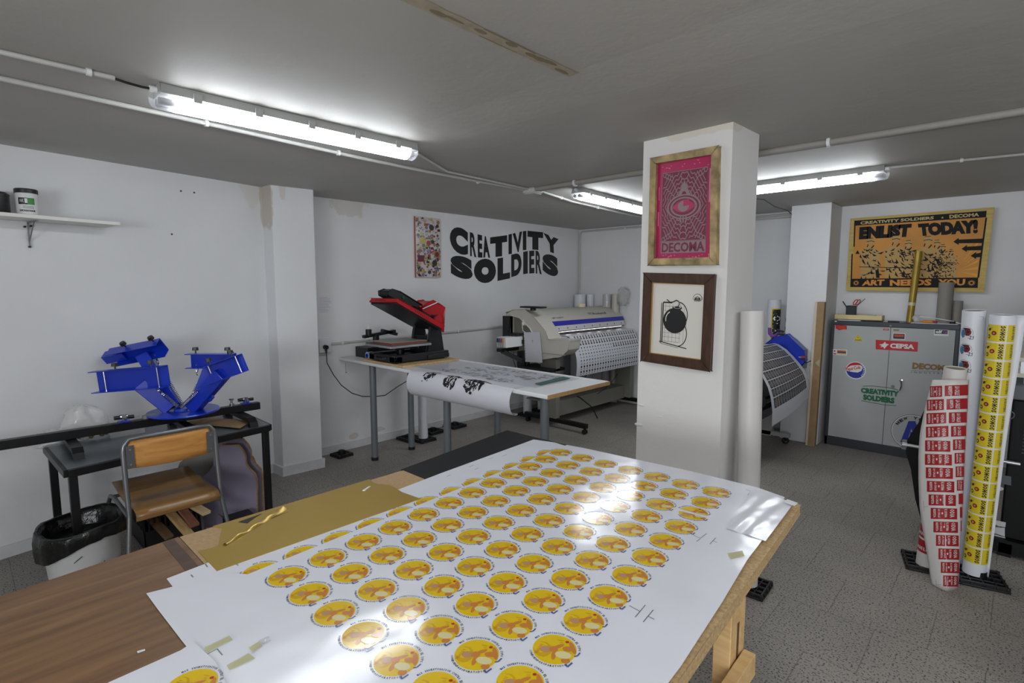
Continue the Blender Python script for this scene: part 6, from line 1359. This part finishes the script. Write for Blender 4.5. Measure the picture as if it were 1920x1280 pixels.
def loose(px, py, l=0):
    el, er = edge(LE, py), edge(RE, py); u = (px-el)/(er-el); f = (py-692)/416
    base = 3.615-.05*(1-u)*0
    y = 3.63-.055*math.sin(PI*(.15+.75*u))+.05*max(0, u-.55)**1.3*2+.02*(1-f)
    p = PY(px, py, y); n_ = Vector((-.25+.9*(u-.4), -1, 0)).normalized()
    return p+n_*l
shm = M().grid(lambda u, v: loose(edge(LE, 712+v*396)*(1-u)+edge(RE, 712+v*396)*u, 712+v*396), 14, 30)
# keep the free end just above the floor
for p in shm.v: p.z = max(p.z, .004)
build('loose_sheet', shm, mat('roll_matte', (206, 202, 198), .5), rd, smooth=70, solid=.0008)
G = M(); A = Art(lambda u, v, l: loose(u, -v, l), G, .0012)
LAB = [(722, 1744), (760, 1738), (800, 1737), (850, 1734), (900, 1737), (950, 1743), (1000, 1753), (1050, 1762), (1090, 1769)]
GAP = [(722, 1767), (760, 1772), (800, 1779), (850, 1786), (900, 1790), (950, 1796), (1000, 1799), (1090, 1803)]
def cell(xa, xb, y, h, dy):
    xs = [xa+(xb-xa)*k_/6 for k_ in range(7)]
    A._add([(x, -(y+h+dy*((x-xa)/40.))) for x in xs]+[(x, -(y+dy*((x-xa)/40.))) for x in xs], [(k_, k_+1, k_+8, k_+7) for k_ in range(6)], 0, 1)
for k_ in range(15):
    y = 724+k_*25.3
    if y > 1082: break
    la, ga = edge(LAB, y+10), edge(GAP, y+10); re = edge(RE, y+10)-1
    la = max(la, edge(LE, y+10)+2)
    xb = min(ga-2, re)
    cell(la, xb, y, 20.5, 1.0 if y > 800 else -2)
    for (fa, fb, tx) in ((.72, .9, 'ODIA'), (.52, .62, 'EL SISTEMA'), (.1, .2, 'RESPETA'), (.28, .36, 'LA CALLE')):
        xa_, xb_ = la+(xb-la)*fa, la+(xb-la)*fb
        vs_, fs_, _ = glyphs(tx, .03, 1)
        A._add([(xa_+(xb_-xa_)*b_, -(y+2+16*a_)) for a_, b_ in vs_], [f[::1] for f in fs_], 1, 2.2)
    A._add([(la+(xb-la)*.44+1.6*math.cos(t), -(y+10)+2.2*math.sin(t)) for t in [q_*PI/4 for q_ in range(8)]], [tuple(range(8))], 1, 2.2)
    if re-ga > 4:
        cell(ga+3, re, y-1.5, 20, -1.6)
        if re-ga > 12:
            for (fa, fb, tx) in ((.15, .3, 'RESPETA'), (.4, .6, 'LA CALLE')):
                xa_, xb_ = ga+3+(re-ga)*fa, ga+3+(re-ga)*fb; vs_, fs_, _ = glyphs(tx, .03, 1); A._add([(xa_+(xb_-xa_)*b_, -(y+16*a_)) for a_, b_ in vs_], fs_, 1, 2.2)
for P_ in ([(1733, -950), (1740, -949)], [(1732, -938), (1733, -958)], [(1755, -1086), (1756, -1095), (1766, -1096)]): A.line(P_, .5, 2, 2)
build('printed_labels', G, [mat('label_red', (158, 22, 32), .4), mat('label_text', (206, 200, 196), .5), mat('mark_grey', (120, 124, 132), .4)], rd, smooth=0)
tag(build('teal_card', M().prism([PY(1839, 742, 4.325), PY(1853, 738, 4.325), PY(1847, 795, 4.325), PY(1832, 798, 4.325)], (0, .004, 0)), mat('card_teal', (130, 160, 156), .6), loc=PY(1842, 790, 4.12)), 'pale teal card seen between the helmet roll and the yellow-label roll', 'card')

# ================================================================== BLACK MACHINE AT THE RIGHT EDGE
bp2 = thing('cutting_machine', 'tall black machine on the right edge behind the standing rolls', 'machine', (5.4, 4.6, 0))
MB_ = mat('machine_black', (11, 11, 12), .55, spec=.25); MGR = mat('machine_grey', (84, 88, 92), .45)
build('body', M().box(4.80, 6.3, 4.34, 4.95, .10, .96), MB_, bp2, bevel=.01)
build('base_bar', M().box(4.74, 6.3, 4.30, 4.36, .02, .10).box(4.80, 4.86, 4.30, 5.0, .0, .08).box(6.2, 6.26, 4.30, 5.0, 0, .08), MB_, bp2)
sl = M()
for k_ in range(15): sl.box(4.86, 6.2, 4.332, 4.342, .64+k_*.0215, .65+k_*.0215)
build('vent_slats', sl, mat('slat_dark', (30, 30, 32), .5), bp2)
build('top_cover', M().box(4.79, 6.3, 4.32, 4.95, .96, 1.05), MGR, bp2, bevel=.006)
build('media_bar', M().cyl((4.31, 4.30, .585), (4.86, 4.30, .583), .011, n=14).cyl((4.29, 4.30, .585), (4.315, 4.30, .585), .016, n=14), ALU, bp2)
fp = [(1748, 735), (1722, 792), (1697, 830), (1699, 850), (1708, 880), (1716, 935), (1730, 985), (1768, 995), (1800, 990), (1860, 740), (1800, 720)]
build('media_basket', M().prism([PY(a_, b_, 4.36) for a_, b_ in fp], (0, .02, 0)), MB_, bp2)
build('basket_bracket', M().box(4.285, 4.31, 4.31, 4.34, .55, .61), GREYP, bp2)
for P_, mi_ in [([(1856, -975), (1862, -974), (1886, -979), (1885, -988), (1872, -986)], 0), ([(1853, -987), (1884, -989), (1884, -1006), (1868, -1000), (1854, -998)], 0), ([(1853, -1006), (1866, -1002), (1885, -1007), (1884, -1019), (1870, -1016), (1856, -1022)], 0), ([(1862, -888), (1896, -893), (1896, -910), (1862, -903)], 1), ([(1873+9*math.cos(t), -916+4*math.sin(t)) for t in [k_*PI/6 for k_ in range(12)]], 0)]:
    build('torn_sticker', M().prism([PY(u, -v, 4.339) for u, v in P_], (0, -.001, 0)), [mat('torn_white', (196, 196, 198), .6), MGR][mi_], bp2, smooth=0)
build('hose', M().tube([PY(1893+9*math.cos(t), 778+7*math.sin(t), 4.31) for t in [k_*PI/8 for k_ in range(16)]], .004, 6, closed=True), MGR, bp2)
for i, (z, t_, m_, l_, x0) in enumerate([(1.051, .034, PAPER, 'loose white papers stacked on the black machine', 4.84), (1.086, .024, mat('panel_cream', (210, 206, 190), .5), 'lower cream board resting on the black machine', 4.80), (1.111, .07, mat('metal_scrap', (176, 178, 182), .3, .5), 'shiny metal profiles between the two cream boards', 4.82), (1.182, .024, mat('panel_cream', (210, 206, 190), .5), 'upper cream board stacked on the black machine', 4.80)]):
    tag(build(['paper_stack', 'cream_board', 'metal_profile', 'cream_board'][i], M().box(x0, 5.9, 4.40, 4.85, z, z+t_), m_, loc=(5.3, 4.6, z)), l_, ['paper', 'board', 'metal profile', 'board'][i])
bx = thing('cardboard_box', 'brown cardboard box on the stacked boards at the right picture edge', 'box', (5.1, 4.6, 1.207))
build('box', M().box(4.835, 5.3, 4.42, 4.8, 1.207, 1.42), mat('box_grey', (130, 126, 114), .6), bx); build('lid', M().box(4.835, 5.3, 4.42, 4.8, 1.42, 1.50), mat('box_brown', (146, 116, 78), .6), bx)
